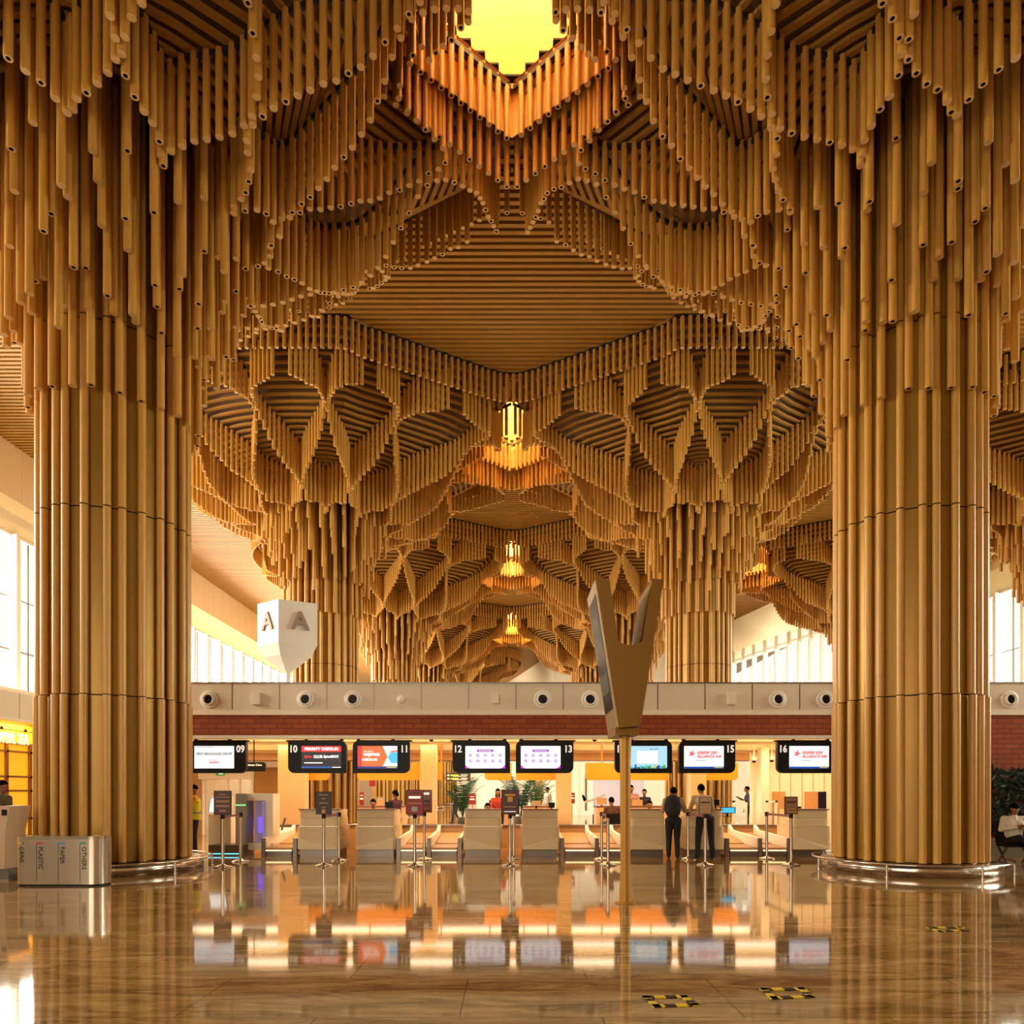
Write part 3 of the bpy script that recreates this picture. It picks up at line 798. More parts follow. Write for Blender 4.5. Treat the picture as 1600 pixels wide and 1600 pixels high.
CV = [(413, 458, 'conveyor left of the desk below screen 10'), (624, 668, 'conveyor right of the desk below screen 11'), (672, 716, 'conveyor left of the desk below screen 12'),
      (881, 931, 'conveyor right of the desk below screen 13'), (936, 974, 'conveyor partly behind the display pole'), (1139, 1186, 'conveyor right of the desk below screen 15'), (1190, 1231, 'conveyor left of the desk below screen 16')]
for a, b, l in CV: conveyor(a, b, 'tan baggage ' + l + ' with a lit step')
DV = [(411, 'beside the bag drop machine'), (460.5, 'against the left side of the desk below screen 10'), (622.5, 'against the right side of the desk below screen 11'), (670, 'between the conveyors below screens 11 and 12'), (718, 'against the left side of the desk below screen 12'),
      (878.5, 'against the right side of the desk below screen 13'), (933, 'between the conveyors below screens 13 and 14'), (976.5, 'against the left side of the desk below screen 14'), (1136.5, 'against the right side of the desk below screen 15'), (1188, 'between the conveyors below screens 15 and 16'), (1233.5, 'against the left side of the desk below screen 16')]
for a, l in DV: divider(a, 'low white conveyor wall ' + l)

# ------------------------------------------------------------------ orange fascias
for a, b, c, lab in ((475, 514, ('br',), 'short orange hanging fascia below screen 10'), (558, 656, ('bl',), 'orange hanging fascia behind screen 11'), (682, 691, ('br',), 'narrow orange fascia end right of the second pillar'),
                  (757, 799, ('bl',), 'orange hanging fascia behind screen 12'), (806, 869, (), 'orange hanging fascia behind screen 13'), (915, 1043, ('bl',), 'long orange hanging fascia behind screen 14 and the display pole'), (1104, 1153, ('br',), 'orange hanging fascia behind screen 15')):
    D = 20.0 if a != 682 else 19.9
    mb = MB(); mb.prism(rrect(X(a, D), X(b, D), Zp(1219, D), Zp(1192, D), .12 if b - a > 15 else .05, c), D, D + .1, ORANGE)
    o = mb.build('fascia_sign'); tag(o, lab, 'sign', 'orange fascias under the check-in roof')
    t2 = MB()
    for q in (.2, .8): t2.tube((X(a, D) * (1 - q) + X(b, D) * q, D + .05, Zp(1192, D)), (X(a, D) * (1 - q) + X(b, D) * q, D + .05, 2.95), .02, .02, ORANGE, 8)
    t2.build('hanger', o)
# direction signs
x, y, z = at(716, 1214, 22.8); t = thing('direction_sign', 'grey hanging direction sign with yellow and white lines, below screen 12', 'sign', (x, y, z))
mb = MB(); mb.cbox((0, 0, 0), (.80, .06, .26), mat('sign_grey', '#3b3b38', .5)); mb.build('panel', t)
mb = MB()
for dz in (.055, -.055):
    mb.cbox((-.12, -.034, dz), (.26, .006, .045), S_YEL); mb.cbox((.2, -.034, dz + .015), (.22, .006, .022), TEXTW); mb.cbox((-.32, -.034, dz), (.07, .006, .05), TEXTW); mb.cbox((.05, -.034, dz - .03), (.45, .006, .018), TEXTW)
mb.build('lettering', t)
mb = MB(); mb.tube((-.3, 0, .13), (-.3, 0, 2.52 - z), .012, .012, STEELD, 6); mb.tube((.3, 0, .13), (.3, 0, 2.52 - z), .012, .012, STEELD, 6); mb.build('hanger', t)
x, y, z = at(396, 1198, 18.0); t = thing('hanging_notice', 'dark hanging sign with white words just right of screen 09', 'sign', (x, y, z))
mb = MB(); mb.prism(rrect(-.30, .30, -.12, .12, .06, ('tl', 'tr', 'bl')), 0, .08, BLACK); mb.build('panel', t); text('Business Class', .075, TEXTW, 'lettering', t, (.0, -.004, .045)); mb = MB(); mb.tube((0, .04, .12), (0, .04, 3.0 - z), .015, .015, BLACK, 6); mb.build('hanger', t)

# ------------------------------------------------------------------ stanchions
def stanchion(px, base, lab, signm=None, sw=.33, sh=.46, tape_to=None, sc=(0, 0)):
    D = Dfloor(base); x = X(px, D)
    t = thing('queue_post', lab, 'queue post', (x, D, 0), 0, 'steel queue posts before the desks')
    mb = MB(); mb.lathe([(0, .0), (.185, .0), (.185, .012), (.15, .03), (.05, .05), (.035, .07), (0, .07)], (0, 0, 0), STEEL, 28); mb.build('foot', t)
    top = 1.05
    mb = MB(); mb.tube((0, 0, .05), (0, 0, top), .032, .032, STEEL, 14); mb.build('post', t)
    mb = MB(); mb.tube((0, 0, top - .09), (0, 0, top), .042, .042, BLACK, 14); mb.build('belt_head', t)
    if signm:
        f = MB(); f.cbox((0, 0, sh / 2 + top), (sw, .025, sh), signm[0]); f.cbox((0, 0, sh / 2 + top), (sw + .02, .018, sh + .02), BLACK if signm[0] is not WHITE else STEELD); s = f.build('sign_board', t)
        g = MB()
        for q, (zz, ww, hh, m) in enumerate(signm[1]): g.cbox((sc[0], -.0145, top + sh * zz), (sw * ww, .003, sh * hh), m)
        g.build('printed_notice', s)
    if tape_to:
        px2, b2 = tape_to; D2 = Dfloor(b2); x2 = X(px2, D2) - x; mb = MB()
        mb.bar((0, 0, top - .045), (x2, D2 - D, top - .045), .004, .05, mat('belt_tape', '#8a5048', .6)); mb.build('belt', t)
    return t
GOLDT = mat('gold_print', '#b08050', .5)
lines = [(.85, .5, .03, GOLDT), (.74, .8, .04, GOLDT), (.56, .8, .09, GOLDT), (.36, .8, .09, GOLDT), (.15, .4, .09, GOLDT)]
stanchion(348, 1355, 'queue post with a maroon notice in front of the self-service kiosk', (MAROON, lines), tape_to=(376, 1346))
stanchion(376, 1346, 'plain queue post just right of the maroon notice by the kiosk')
stanchion(506, 1353, 'queue post with a dark notice in front of the desk below screen 10', (mat('dark_notice', '#2c1c14', .5), [(.88, .6, .04, GOLDT), (.7, .3, .04, GOLDT), (.5, .6, .05, GOLDT), (.3, .3, .04, GOLDT), (.12, .25, .18, mat('flame', '#d08a40'))]), .30, .44, (530, 1345))
stanchion(530, 1345, 'plain queue post at the right corner of the desk below screen 10')
stanchion(648, 1353, 'queue post with a bright red notice left of the second pillar', (RED, [(.88, .8, .08, MAROON), (.70, .7, .1, TEXTW), (.45, .8, .04, GOLDT), (.20, .35, .2, mat('grey_print', '#a09a90'))]), .34, .48, (663, 1343))
stanchion(663, 1343, 'queue post with a tan and red picture notice, behind the bright red one', (mat('tan_notice', '#8a6a50', .5), [(.85, .7, .1, TEXTW), (.5, .8, .1, MAROON), (.3, .8, .14, RED), (.06, .9, .08, RED)]), .32, .48)
stanchion(797, 1353, 'queue post with a maroon seven-like notice between desks 12 and 13', (MAROON, [(.8, .6, .08, mat('yellow_print', '#c8922c')), (.62, .3, .22, mat('yellow_print', '#c8922c')), (.3, .7, .04, GOLDT), (.1, .7, .03, TEXTW)]), .34, .48)
stanchion(803, 1342, 'plain queue post directly behind the maroon notice between desks 12 and 13')
stanchion(940, 1343, 'plain queue post left of the display pole, farther from it and set back', tape_to=(950, 1352))
stanchion(950, 1352, 'plain queue post nearest the left of the display pole, set forward')
stanchion(1075, 1343, 'plain queue post between the man with the backpack and the man at the desk', tape_to=(1102, 1352))
LW = [(.85, .8, .04, TAN), (.7, .8, .08, MAROON), (.5, .8, .05, TAN), (.3, .8, .08, TAN), (.12, .8, .1, TAN)]
PALE = mat('pale_notice', '#b59a80', .5)
stanchion(1102, 1352, 'queue post with a pale notice covering the back of the man at the desk', (PALE, LW), .24, .33)
stanchion(1198, 1342, 'plain queue post below the gap between screens 15 and 16', tape_to=(1236, 1352))
stanchion(1236, 1352, 'queue post with a pale brown notice left of the desk below screen 16', (mat('tan_notice', '#8a6a50', .5), LW), .25, .34)

# ------------------------------------------------------------------ Y-shaped flight display
GOLDF = mat('display_gold_paint', '#7c540c', .4, .25)
D = 9.05
def yp(px, py): return (X(px, D) - X(977, 9.42), Zp(py, D))
t = thing('information_display', 'tall gold Y-shaped flight information display on a round pole, right of centre', 'information display', (X(977, 9.42), 9.42, 0))
out = [(931, 905), (952, 903), (966, 1001), (974, 1006), (985, 1008), (996, 1006), (1004, 1001), (1019, 904), (1037, 905), (1001, 1134), (967, 1137)]
mb = MB(); mb.prism(list(reversed([yp(*p) for p in out])), D - 9.42, D - 9.42 + .95, GOLDF); mb.build('housing', t)
a = yp(931, 905); b = yp(967, 1137)
def lp(f, y, off): # point on the left slanted face
    dx, dz = b[0] - a[0], b[1] - a[1]; L = math.hypot(dx, dz); nx, nz = dz / L, -dx / L
    return (a[0] + dx * f + nx * off, y, a[1] + dz * f + nz * off)
def lpan(f0, f1, y0, y1, off, m, name, par):
    mb = MB(); p = [lp(f0, y0, off), lp(f0, y1, off), lp(f1, y1, off), lp(f1, y0, off)]; q = [lp(f0, y0, 0), lp(f0, y1, 0), lp(f1, y1, 0), lp(f1, y0, 0)]
    mb.add(p + q, [(0, 1, 2, 3), (3, 2, 1, 0), (0, 4, 5, 1), (1, 5, 6, 2), (2, 6, 7, 3), (3, 7, 4, 0)], m); return mb.build(name, par)
y0 = D - 9.42
lpan(0, .99, y0 + .02, y0 + .94, .012, mat('display_side_cream', '#c8a878', .4), 'side_panel', t)
sc_ = lpan(.08, .86, y0 + .12, y0 + .86, .02, mat('dim_screen', '#565248', .25), 'screen', t)
for q, m in enumerate((mat('dim_screen_green', '#6c6a52', .25), mat('dim_screen_mauve', '#5c4a48', .25), mat('dim_screen_grey', '#74706a', .25))): lpan(.16 + q * .22, .30 + q * .22, y0 + .18, y0 + .80, .023, m, 'screen_image', sc_)
c_ = yp(1019, 904); d_ = yp(1004, 1001)
mb = MB(); off = .012
mb.add([(c_[0] - off, y0 + .06, c_[1] - .05), (c_[0] - off, y0 + .9, c_[1] - .05), (d_[0] - off, y0 + .9, d_[1] + .02), (d_[0] - off, y0 + .06, d_[1] + .02)], [(0, 1, 2, 3), (3, 2, 1, 0)], mat('display_side_cream', '#c8a878')); mb.build('inner_panel', t)
mb = MB(); mb.box(-.17, .14, y0 + .1, y0 + .85, yp(0, 1140)[1] - .06, yp(0, 1136)[1], GOLDF); mb.build('collar', t)
mb = MB(); mb.tube((0, 0, .0), (0, 0, .45), .085, .066, GOLDP, 24); mb.tube((0, 0, .45), (0, 0, 1.95), .066, .072, GOLDP, 24); mb.tube((0, 0, 1.95), (0, 0, 2.36), .072, .092, GOLDP, 24); mb.build('pole', t)
mb = MB(); mb.lathe([(0, 0), (.14, 0), (.14, .012), (.1, .02), (0, .02)], (0, 0, 0), GOLDP, 28); mb.build('foot_plate', t)

# ------------------------------------------------------------------ pylon with the letter A
D = 17.25; x = X(452, D + .3); z0 = Zp(1068, D); t = thing('letter_pylon', 'white faceted pylon with raised letter A on two faces, standing on the band', 'sign', (x, D + .45, 3.95 if True else 0))
zt0, z1, z2, z3 = Zp(936, D) - 3.95, Zp(1003, D) - 3.95, Zp(1022, D) - 3.95, Zp(1047, D) - 3.95
# plan: corner towards the camera; left face short, right face long
c0 = (X(435, D) - x, -.45); cl = (X(403, D + .5) - x, .02); cr = (X(496, D + .45) - x, -.02); cb = (cl[0] + cr[0] - c0[0], cl[1] + cr[1] - c0[1])
P4 = [c0, cr, cb, cl]; ctr = ((cl[0] + cr[0]) / 2, (cl[1] + cr[1]) / 2)
def lv(s_, z_): return [(ctr[0] + (p[0] - ctr[0]) * s_, ctr[1] + (p[1] - ctr[1]) * s_, z_) for p in P4]
mb = MB(); L_ = [lv(.10, 0), lv(.10, z3), lv(.80, z2), lv(1, z1), lv(1, zt0)]
vs = sum(L_, [])
fs = [(0, 3, 2, 1), (16, 17, 18, 19)]
for j in range(4):
    for i in range(4): fs.append((j * 4 + i, j * 4 + (i + 1) % 4, (j + 1) * 4 + (i + 1) % 4, (j + 1) * 4 + i))
mb.add(vs, fs, mat('pylon_white', '#f4efe6', .4)); mb.build('body', t)
zc = (zt0 + z1) / 2 + .05; LG = mat('letter_grey', '#a08f84', .5)
aa = math.atan2(cr[1] - c0[1], cr[0] - c0[0]); m_ = ((c0[0] + cr[0]) / 2 + .06, (c0[1] + cr[1]) / 2); text('A', .62, LG, 'letter', t, (m_[0], m_[1] - .01, zc - .03), (PI / 2, 0, aa), ext=.03, bold=.015)
al = math.atan2(c0[1] - cl[1], c0[0] - cl[0]); m_ = ((c0[0] + cl[0]) / 2, (c0[1] + cl[1]) / 2); text('A', .62, LG, 'letter', t, (m_[0] - .005, m_[1] - .01, zc - .03), (PI / 2, 0, al), ext=.03, bold=.015)

# ------------------------------------------------------------------ recycling bin
D = 11.08; x0, x1 = X(18, D), X(158, D); w = x1 - x0
t = thing('recycling_bin', 'long rounded stainless recycling bin marked CANS PLASTIC PAPER OTHERS at the front left', 'recycling bin', ((x0 + x1) / 2, D + .22, 0))
BINS = mat('bin_steel', '#c4b8a6', .22, .85, bump=.05, scale=2)
pts = rrect(-w / 2, w / 2, -.22, .22, .2, ('bl', 'br', 'tr', 'tl'), 10)
mb = MB(); n_ = len(pts); mb.add([(p[0], p[1], .03) for p in pts] + [(p[0], p[1], .75) for p in pts], [(i, (i + 1) % n_, (i + 1) % n_ + n_, i + n_) for i in range(n_)], BINS, True); mb.build('body', t)
mb = MB(); mb.prism([(p[0] * 1.004, p[1] * 1.01) for p in pts], .745, .79, STEEL, 'z'); mb.build('rim', t)
mb = MB(); mb.prism([(p[0] * .98, p[1] * .97) for p in pts], 0, .03, BLACK, 'z'); mb.build('skirting', t)
INK = mat('dark_ink', '#3a3028', .5)
for i, (wd, cc) in enumerate((('CANS', '#c8a040'), ('PLASTIC', '#b8393a'), ('PAPER', '#4d86b8'), ('OTHERS', '#3f9a5a'))):
    xx = X(25 + i * 34, D) - (x0 + x1) / 2 + .03
    ang = -.38 if i == 0 else 0; dy = -.224 if i else -.222; xx += .03 if i == 0 else 0
    text(wd, .098, INK, 'lettering', t, (xx + (.012 if i else .02), dy, .63), (PI / 2, PI / 2, ang), 'LEFT', ext=.001, bold=.001)
    mb = MB(); mb.box(-.045, .045, -.003, 0, -.014, .014, mat('bin_mark_' + wd.lower(), cc)); o = mb.build('colour_mark', t, (xx, dy, .685)); o.rotation_euler = (0, 0, ang)
    if i:
        mb = MB(); mb.box(-.002, .002, -.002, 0, .08, .68, INK); mb.build('printed_line', t, (xx - .05, dy, 0))

# ------------------------------------------------------------------ kiosk at the left edge
x = X(12, 12.0); t = thing('self_service_kiosk', 'cream leaning self-service kiosk at the left edge, seen from the side', 'kiosk', (x, 12.0, 0))
KC = mat('kiosk_cream', '#c9a888', .45)
mb = MB(); mb.prism([(-.10, .20), (.12, .20), (.14, .85), (.22, 1.26), (.02, 1.26), (-.10, .75)], -.25, .25, KC); mb.build('body', t)
mb = MB(); mb.prism([(-.16, .74), (-.10, .75), (.02, 1.26), (-.05, 1.26)], -.23, .23, BLACK); mb.build('screen', t)
mb = MB(); mb.box(.08, .17, -.256, -.25, 1.10, 1.20, BLACK); mb.build('side_slot', t)
mb = MB(); mb.box(-.06, .16, -.2, .2, .02, .2, STEELD); mb.box(-.1, .2, -.26, .26, 0, .025, STEEL); mb.build('base', t)

# ------------------------------------------------------------------ tea shop front
Xs = -15.48
t = thing('shop_front', 'glowing yellow shop front behind the front left trunk, framed in timber', 'shop front', (Xs, 21, 0))
AMB = mat('amber_lit_glass', '#f0a818', .5, emit=.75); FRM = mat('shop_frame_wood', '#8a5a14', .5)
mb = MB(); mb.box(-.5, -.45, -9, 9, 0, 3.66, AMB); mb.build('backlit_panel', t)
mb = MB()
for yy in (-9, -6, -3, -.35, .93, 2.0, 5, 8): mb.box(-.44, -.36, yy, yy + .09, 0, 3.0, FRM)
for zz in (3.0, 2.75, 1.95, 1.5, .6, .03): mb.box(-.44, -.36, -9, 9, zz, zz + .06, FRM)
mb.build('frame', t)
mb = MB(); mb.tube((-.1, -2.2, 3.42), (-.1, 2.2, 3.42), .015, .015, BLACK, 8); mb.build('rail', t)
for yy in (-.9, .35, 1.4):
    mb = MB(); mb.tube((-.1, yy, 3.5), (-.1, yy, 3.4), .04, .05, BLACK, 10); mb.build('spotlight', t)
text('WYN. TEA', .46, em('lit_letters', '#fff0c0', 1.3), 'lettering', t, (-.12, .90, 3.15), (PI / 2, 0, PI / 2), ext=.02, bold=.008, xs=.62)
area('shop_light', (Xs - .2, 21.3, 3.6), (-.4, 0, -1), 3.5, .3, 60, (1, .72, .3))

# ------------------------------------------------------------------ kiosk and bag drop machine under screen 09
D = 17.0; t = thing('check_in_kiosk', 'white self-service kiosk with a lit screen beside the man in the yellow vest', 'kiosk', (X(343, D), D, 0))
mb = MB(); mb.box(-.27, .27, 0, .4, 0, .95, CREAMW); mb.box(.02, .025, -.004, 0, .1, .9, STEELD); mb.build('cabinet', t)
mb = MB(); mb.prism([(0, 1.02), (.1, 1.02), (.22, 1.38), (.14, 1.38)], -.27, .27, CREAMW, 'x'); mb.build('head', t)
mb = MB(); mb.prism([(-.02, .99), (.0, .99), (.13, 1.36), (.11, 1.36)], -.27, .17, S_GREY, 'x'); s = mb.build('screen', t)
mb = MB(); mb.prism([(-.03, 1.0), (-.02, 1.0), (.10, 1.34), (.09, 1.34)], -.245, .145, S_WHITE, 'x')
for i in range(3):
    for j in range(3): mb.prism([(-.032 + j * .03 + .016, 1.03 + j * .085), (-.03 + j * .03 + .016, 1.03 + j * .085), (-.006 + j * .03 + .014, 1.085 + j * .085), (-.01 + j * .03 + .014, 1.085 + j * .085)], -.21 + i * .12, -.12 + i * .12, S_GREY, 'x')
mb.build('screen_image', s)
mb = MB(); mb.cbox((.22, -.02, .93), (.08, .04, .1), BLACK); mb.build('card_reader', t)
D = 16.5; t = thing('bag_drop_machine', 'white bag drop machine with purple-lit opening and green status bar', 'bag drop machine', (X(396, D), D, 0))
k_ = D / F
mb = MB(); mb.box(-28 * k_, -12 * k_, 0, .5, .25, Zp(1240, D), mat('machine_grey', '#8c8672', .5)); mb.build('front_post', t)
mb = MB(); mb.box(-28 * k_, -12 * k_, -.006, 0, Zp(1259, D), Zp(1257, D), em('green_status', '#7be08a', 1.5)); mb.build('status_bar', t)
mb = MB(); mb.box(-12 * k_, 28 * k_, .1, .6, Zp(1251, D), Zp(1240, D), CREAMW); mb.box(16 * k_, 28 * k_, .1, .6, .45, Zp(1251, D), CREAMW); mb.box(-12 * k_, 28 * k_, .1, .6, .12, Zp(1318, D), CREAMW); mb.build('frame', t)
mb = MB(); mb.box(-12 * k_, 16 * k_, .56, .6, Zp(1318, D), Zp(1251, D), mat('lilac_panel', '#b9a3c4', .4, emit=.12)); mb.build('back_panel', t)
PL = em('purple_glow', '#7a5cff', 1.2); mb = MB(); mb.box(12 * k_, 15 * k_, .08, .1, Zp(1310, D), Zp(1252, D), mat('lilac_edge', '#8f7fc0', .4, emit=.3)); mb.build('lilac_edge', t); mb = MB(); mb.box(-5 * k_, 3 * k_, .52, .55, Zp(1303, D), Zp(1278, D), PL); mb.build('purple_light', t)
mb = MB(); mb.box(-67 * k_, -11 * k_, -.12, .5, 0, .25, mat('dark_bronze_plinth', '#5c4a34', .4, .3)); mb.build('plinth', t)
mb = MB(); mb.box(-67 * k_, -20 * k_, -.13, -.12, .035, .055, em('cyan_strip', '#59d8ff', 2.5)); mb.build('light_strip', t)
D = 17.9; t = thing('luggage_scale', 'small white scale unit with an upright dark arm left of screen 10 desk', 'scale', (X(436, D), D, 0))
mb = MB(); mb.prism([(0, 0), (.5, 0), (.5, .56), (0, .46)], -.15, .15, WHITE, 'x'); mb.build('body', t); mb = MB(); mb.bar((.0, .2, .5), (.09, .22, .82), .05, .03, STEELD); mb.build('arm', t)

# ------------------------------------------------------------------ desktop equipment, notices, rear desks
def monitor(px, py, D, w, h, lab, m=None, img=None):
    x, y, z = at(px, py, D); zt_ = 1.10 if D < 17.2 else z - h / 2 - .1
    t = thing('monitor', lab, 'monitor', (x, y, z - h / 2 - .08), 0)
    mb = MB(); mb.cbox((0, 0, .08 + h / 2), (w, .04, h), m or BLACK); mb.build('casing', t)
    if img: mb = MB(); mb.cbox((0, -.022, .08 + h / 2), (w * .88, .004, h * .8), img); mb.build('screen', t)
    mb = MB(); mb.cbox((0, .02, .05), (.04, .03, .1), BLACK); mb.cbox((0, .02, .006), (w * .5, .14, .012), BLACK); mb.build('stand', t)
def rear_desk(px0, px1, lab, D=20.6, top=1.08):
    x0, x1 = X(px0, D), X(px1, D); mb = MB(); t = thing('rear_desk', lab, 'desk', ((x0 + x1) / 2, D, 0), 0, 'desks behind the check-in desks'); w = (x1 - x0) / 2
    mb.box(-w, w, 0, .6, 0, top - .04, PEACH); mb.build('body', t); mb = MB(); mb.box(-w - .02, w + .02, -.02, .62, top - .04, top, CTOP); mb.build('top', t)
rear_desk(560, 632, 'peach desk behind the desk below screen 11'); rear_desk(757, 795, 'peach desk behind the desk below screen 12'); rear_desk(818, 862, 'peach desk behind the desk below screen 13')
rear_desk(932, 1045, 'long peach desk behind the display pole'); rear_desk(1108, 1128, 'short peach desk behind the desk below screen 15')
monitor(608, 1257, 17.0, .20, .13, 'small black monitor on the desk below screen 11'); monitor(772, 1256, 20.8, .3, .22, 'black monitor on the desk behind screen 12 desk')
monitor(838, 1255, 17.0, .22, .12, 'peach-backed monitor on the desk below screen 13', PEACH); monitor(862, 1258, 17.0, .15, .13, 'small black monitor at the right end of the desk below screen 13')
monitor(1137, 1266, 16.6, .36, .15, 'dark monitor showing a blue picture at the right of the desk below screen 15', None, S_CYAN); monitor(1118, 1254, 17.0, .18, .14, 'black monitor on the desk below screen 15')
monitor(590, 1254, 20.8, .34, .2, 'peach-backed monitor behind the woman in purple', PEACH); monitor(1247, 1262, 17.0, .14, .06, 'low black device on the desk below screen 16')
monitor(996, 1255, 20.8, .3, .2, 'peach-backed monitor on the long desk right of the display pole', PEACH); monitor(940, 1252, 20.8, .3, .2, 'peach-backed monitor on the long desk left of the display pole', PEACH)
def notice(px, py, D, w, h, m, lab):
    x, y, z = at(px, py, D); mb = MB(); mb.cbox((0, 0, 0), (w, .02, h), m); mb.cbox((0, -.012, 0), (w * .7, .004, h * .12), TEXTW); mb.cbox((0, -.012, h * .25), (w * .5, .004, h * .06), TEXTW)
    o = mb.build('notice_board', None, (x, y, z)); tag(o, lab, 'notice')
    mb = MB(); mb.tube((0, .02, -h / 2), (0, .02, -z + .004), .012, .012, STEELD, 6); mb.build('stand', o)
notice(738, 1249, 21.9, .22, .32, RED, 'red notice on a stand left of the head behind desk 12'); notice(894, 1247, 21.9, .16, .34, RED, 'red notice just right of the third pillar')
notice(595, 1253, 21.9, .24, .32, mat('grey_print', '#a09a90'), 'grey notice with red top behind the woman in purple'); notice(565, 1248, 21.9, .14, .4, RED, 'narrow red notice at the far left end of desk 11')
x, y, z = at(582, 1223, 22.9); mb = MB(); mb.cbox((0, 0, 0), (.20, .02, .24), RED); o = mb.build('hanging_banner', None, (x, y, z)); tag(o, 'small red banner hanging below the orange fascia of desk 11', 'banner')
mb = MB(); mb.tube((0, 0, .12), (0, 0, 2.52 - z), .01, .01, STEELD, 6); mb.build('hanger', o)
x, y, z = at(966, 1245, 30); mb = MB(); mb.box(-1.1, 1.1, 0, .1, -.75, .9, mat('white_backlit_board', '#e6e4ea', .5, emit=.35)); mb.box(-1.1, -1.0, 0, .1, -z, -.75, STEELD); mb.box(1.0, 1.1, 0, .1, -z, -.75, STEELD)
o = mb.build('light_board', None, (x, y, z)); tag(o, 'large pale lit board behind the desks, left of the display pole', 'light board')
x, y, z = at(929, 1250, 27); t = thing('model_aircraft', 'white model aircraft on a slim stand right of the third pillar', 'model aircraft', (x, y, z))
mb = MB(); mb.bar((-.4, 0, -.1), (.42, 0, .2), .1, .1, WHITE); mb.build('fuselage', t)
mb = MB(); mb.add([(-.15, -.05, .0), (.1, -.05, .06), (.15, -.6, .08), (.0, -.6, .05)], [(0, 1, 2, 3), (3, 2, 1, 0)], WHITE); mb.add([(-.15, .05, .0), (.1, .05, .06), (.15, .6, .08), (.0, .6, .05)], [(0, 1, 2, 3), (3, 2, 1, 0)], WHITE); mb.build('wings', t)
mb = MB(); mb.add([(-.42, 0, -.06), (-.3, 0, -.02), (-.42, 0, .2), (-.5, 0, .18)], [(0, 1, 2, 3), (3, 2, 1, 0)], WHITE); mb.build('tail_fin', t)
mb = MB(); mb.tube((0, 0, 0), (0, 0, -z), .015, .015, STEELD, 8); mb.tube((0, 0, -z), (0, 0, -z + .02), .15, .15, STEELD, 16); mb.build('stand', t)
# white gate frames right
for px0, px1, D, lab in ((1147, 1166, 19.6, 'white metal gate frame in front of the standing dark figure'), (1199, 1213, 18.9, 'white metal gate frame behind the queue post left of desk 16')):
    mb = MB(); x0, x1 = X(px0, D), X(px1, D); zt_ = Zp(1251, D)
    for xx in (x0, x1): mb.box(xx - .03, xx + .03, D, D + .06, 0, zt_, WHITE)
    mb.box(x0 - .03, x1 + .03, D, D + .06, zt_ - .05, zt_, WHITE); tag(mb.build('gate_frame'), lab, 'gate')

# ------------------------------------------------------------------ floor tape squares
YT = mat('tape_yellow', '#d8b41c', .5); BT = mat('tape_black', '#1c140c', .5)
def tape_square(c4, lab):
    P = [Vector((X(px, Dfloor(py)), Dfloor(py), .004)) for px, py in c4]
    mb = MB(); w = .055; cen = sum(P, Vector()) / 4
    for i in range(4):
        a, b = P[i], P[(i + 1) % 4]; d = (b - a); L = d.length; n_ = max(4, int(L / .11)); u = d.normalized(); nn = Vector((-u.y, u.x, 0)) * w
        if (cen - a).dot(nn) < 0: nn = -nn
        for k in range(n_):
            p = a + d * k / n_; q = a + d * (k + 1) / n_
            mb.bar(p + nn / 2, q + nn / 2, .055, .006, YT if k % 2 else BT)
    o = mb.build('floor_tape'); tag(o, lab, 'floor tape', 'striped tape squares on the floor')
tape_square([(1003, 1557), (1072, 1556), (1094, 1572), (1022, 1575)], 'square of yellow and black tape on the floor below the display pole')
tape_square([(1186, 1545), (1256, 1544), (1274, 1559), (1206, 1562)], 'square of yellow and black tape on the floor, middle of the three')
tape_square([(1447, 1449), (1503, 1449), (1514, 1455), (1466, 1456)], 'thin square of yellow and black tape in the reflection of the front right trunk')
# small floor box strip in front of kiosk etc
# ------------------------------------------------------------------ planter, palms
def palm(loc, h, n, spread, m, lab, seed):
    r = random.Random(seed); t = thing('potted_palm', lab, 'plant', loc)
    mb = MB(); mb.lathe([(0, 0), (.22, 0), (.28, .4), (.25, .4), (.24, .36), (0, .36)], (0, 0, 0), CONC, 20); mb.build('pot', t)
    mb = MB()
    for i in range(n):
        a = r.uniform(0, 2 * PI); s = r.uniform(.55, 1) * spread; hh = r.uniform(.55, 1) * h; pts = []
        for k in range(9):
            f = k / 8; pts.append(Vector((math.cos(a) * s * f ** 1.2, math.sin(a) * s * f ** 1.2, .36 + hh * (f * 1.5 - .55 * f ** 2.4))))
        for k in range(8): mb.bar(pts[k], pts[k + 1], .012, .012, m)
        for k in range(2, 9):
            p = pts[k]; d = (pts[k] - pts[k - 1]).normalized(); sd = d.cross(Vector((0, 0, 1))).normalized()
            for sg in (-1, 1):
                for off in (0, .5):
                    q = p - d * off * (pts[k] - pts[k - 1]).length; L = .30 * spread * (1.1 - abs(k / 8 - .5))
                    tip = q + sd * sg * L + d * L * .5 + Vector((0, 0, -.25 * L)); wv = d * .02
                    mb.add([tuple(q - wv), tuple(q + wv), tuple(tip)], [(0, 1, 2), (2, 1, 0)], m)
    mb.build('fronds', t)
palm((X(723, 30), 30, 0), 2.0, 26, 1.0, GREEN, 'green potted palm right of the tubes behind desk 12', 1)
palm((X(812, 31), 31, 0), 2.3, 30, 1.2, GREEN, 'large green potted palm behind the notice between desks 12 and 13', 2)
palm((X(838, 34), 34, 0), 1.9, 22, 1.0, GREEN, 'green potted palm farther back behind screen 13 desk', 3)
mb = MB(); mb.box(X(1546, 15.9), 16, 15.9, 16.5, 0, .42, CONC); o = mb.build('planter_wall'); o['kind'] = 'thing'; tag(o, 'low concrete planter wall behind the seated man at the right edge', 'planter')
r = random.Random(5); mb = MB()
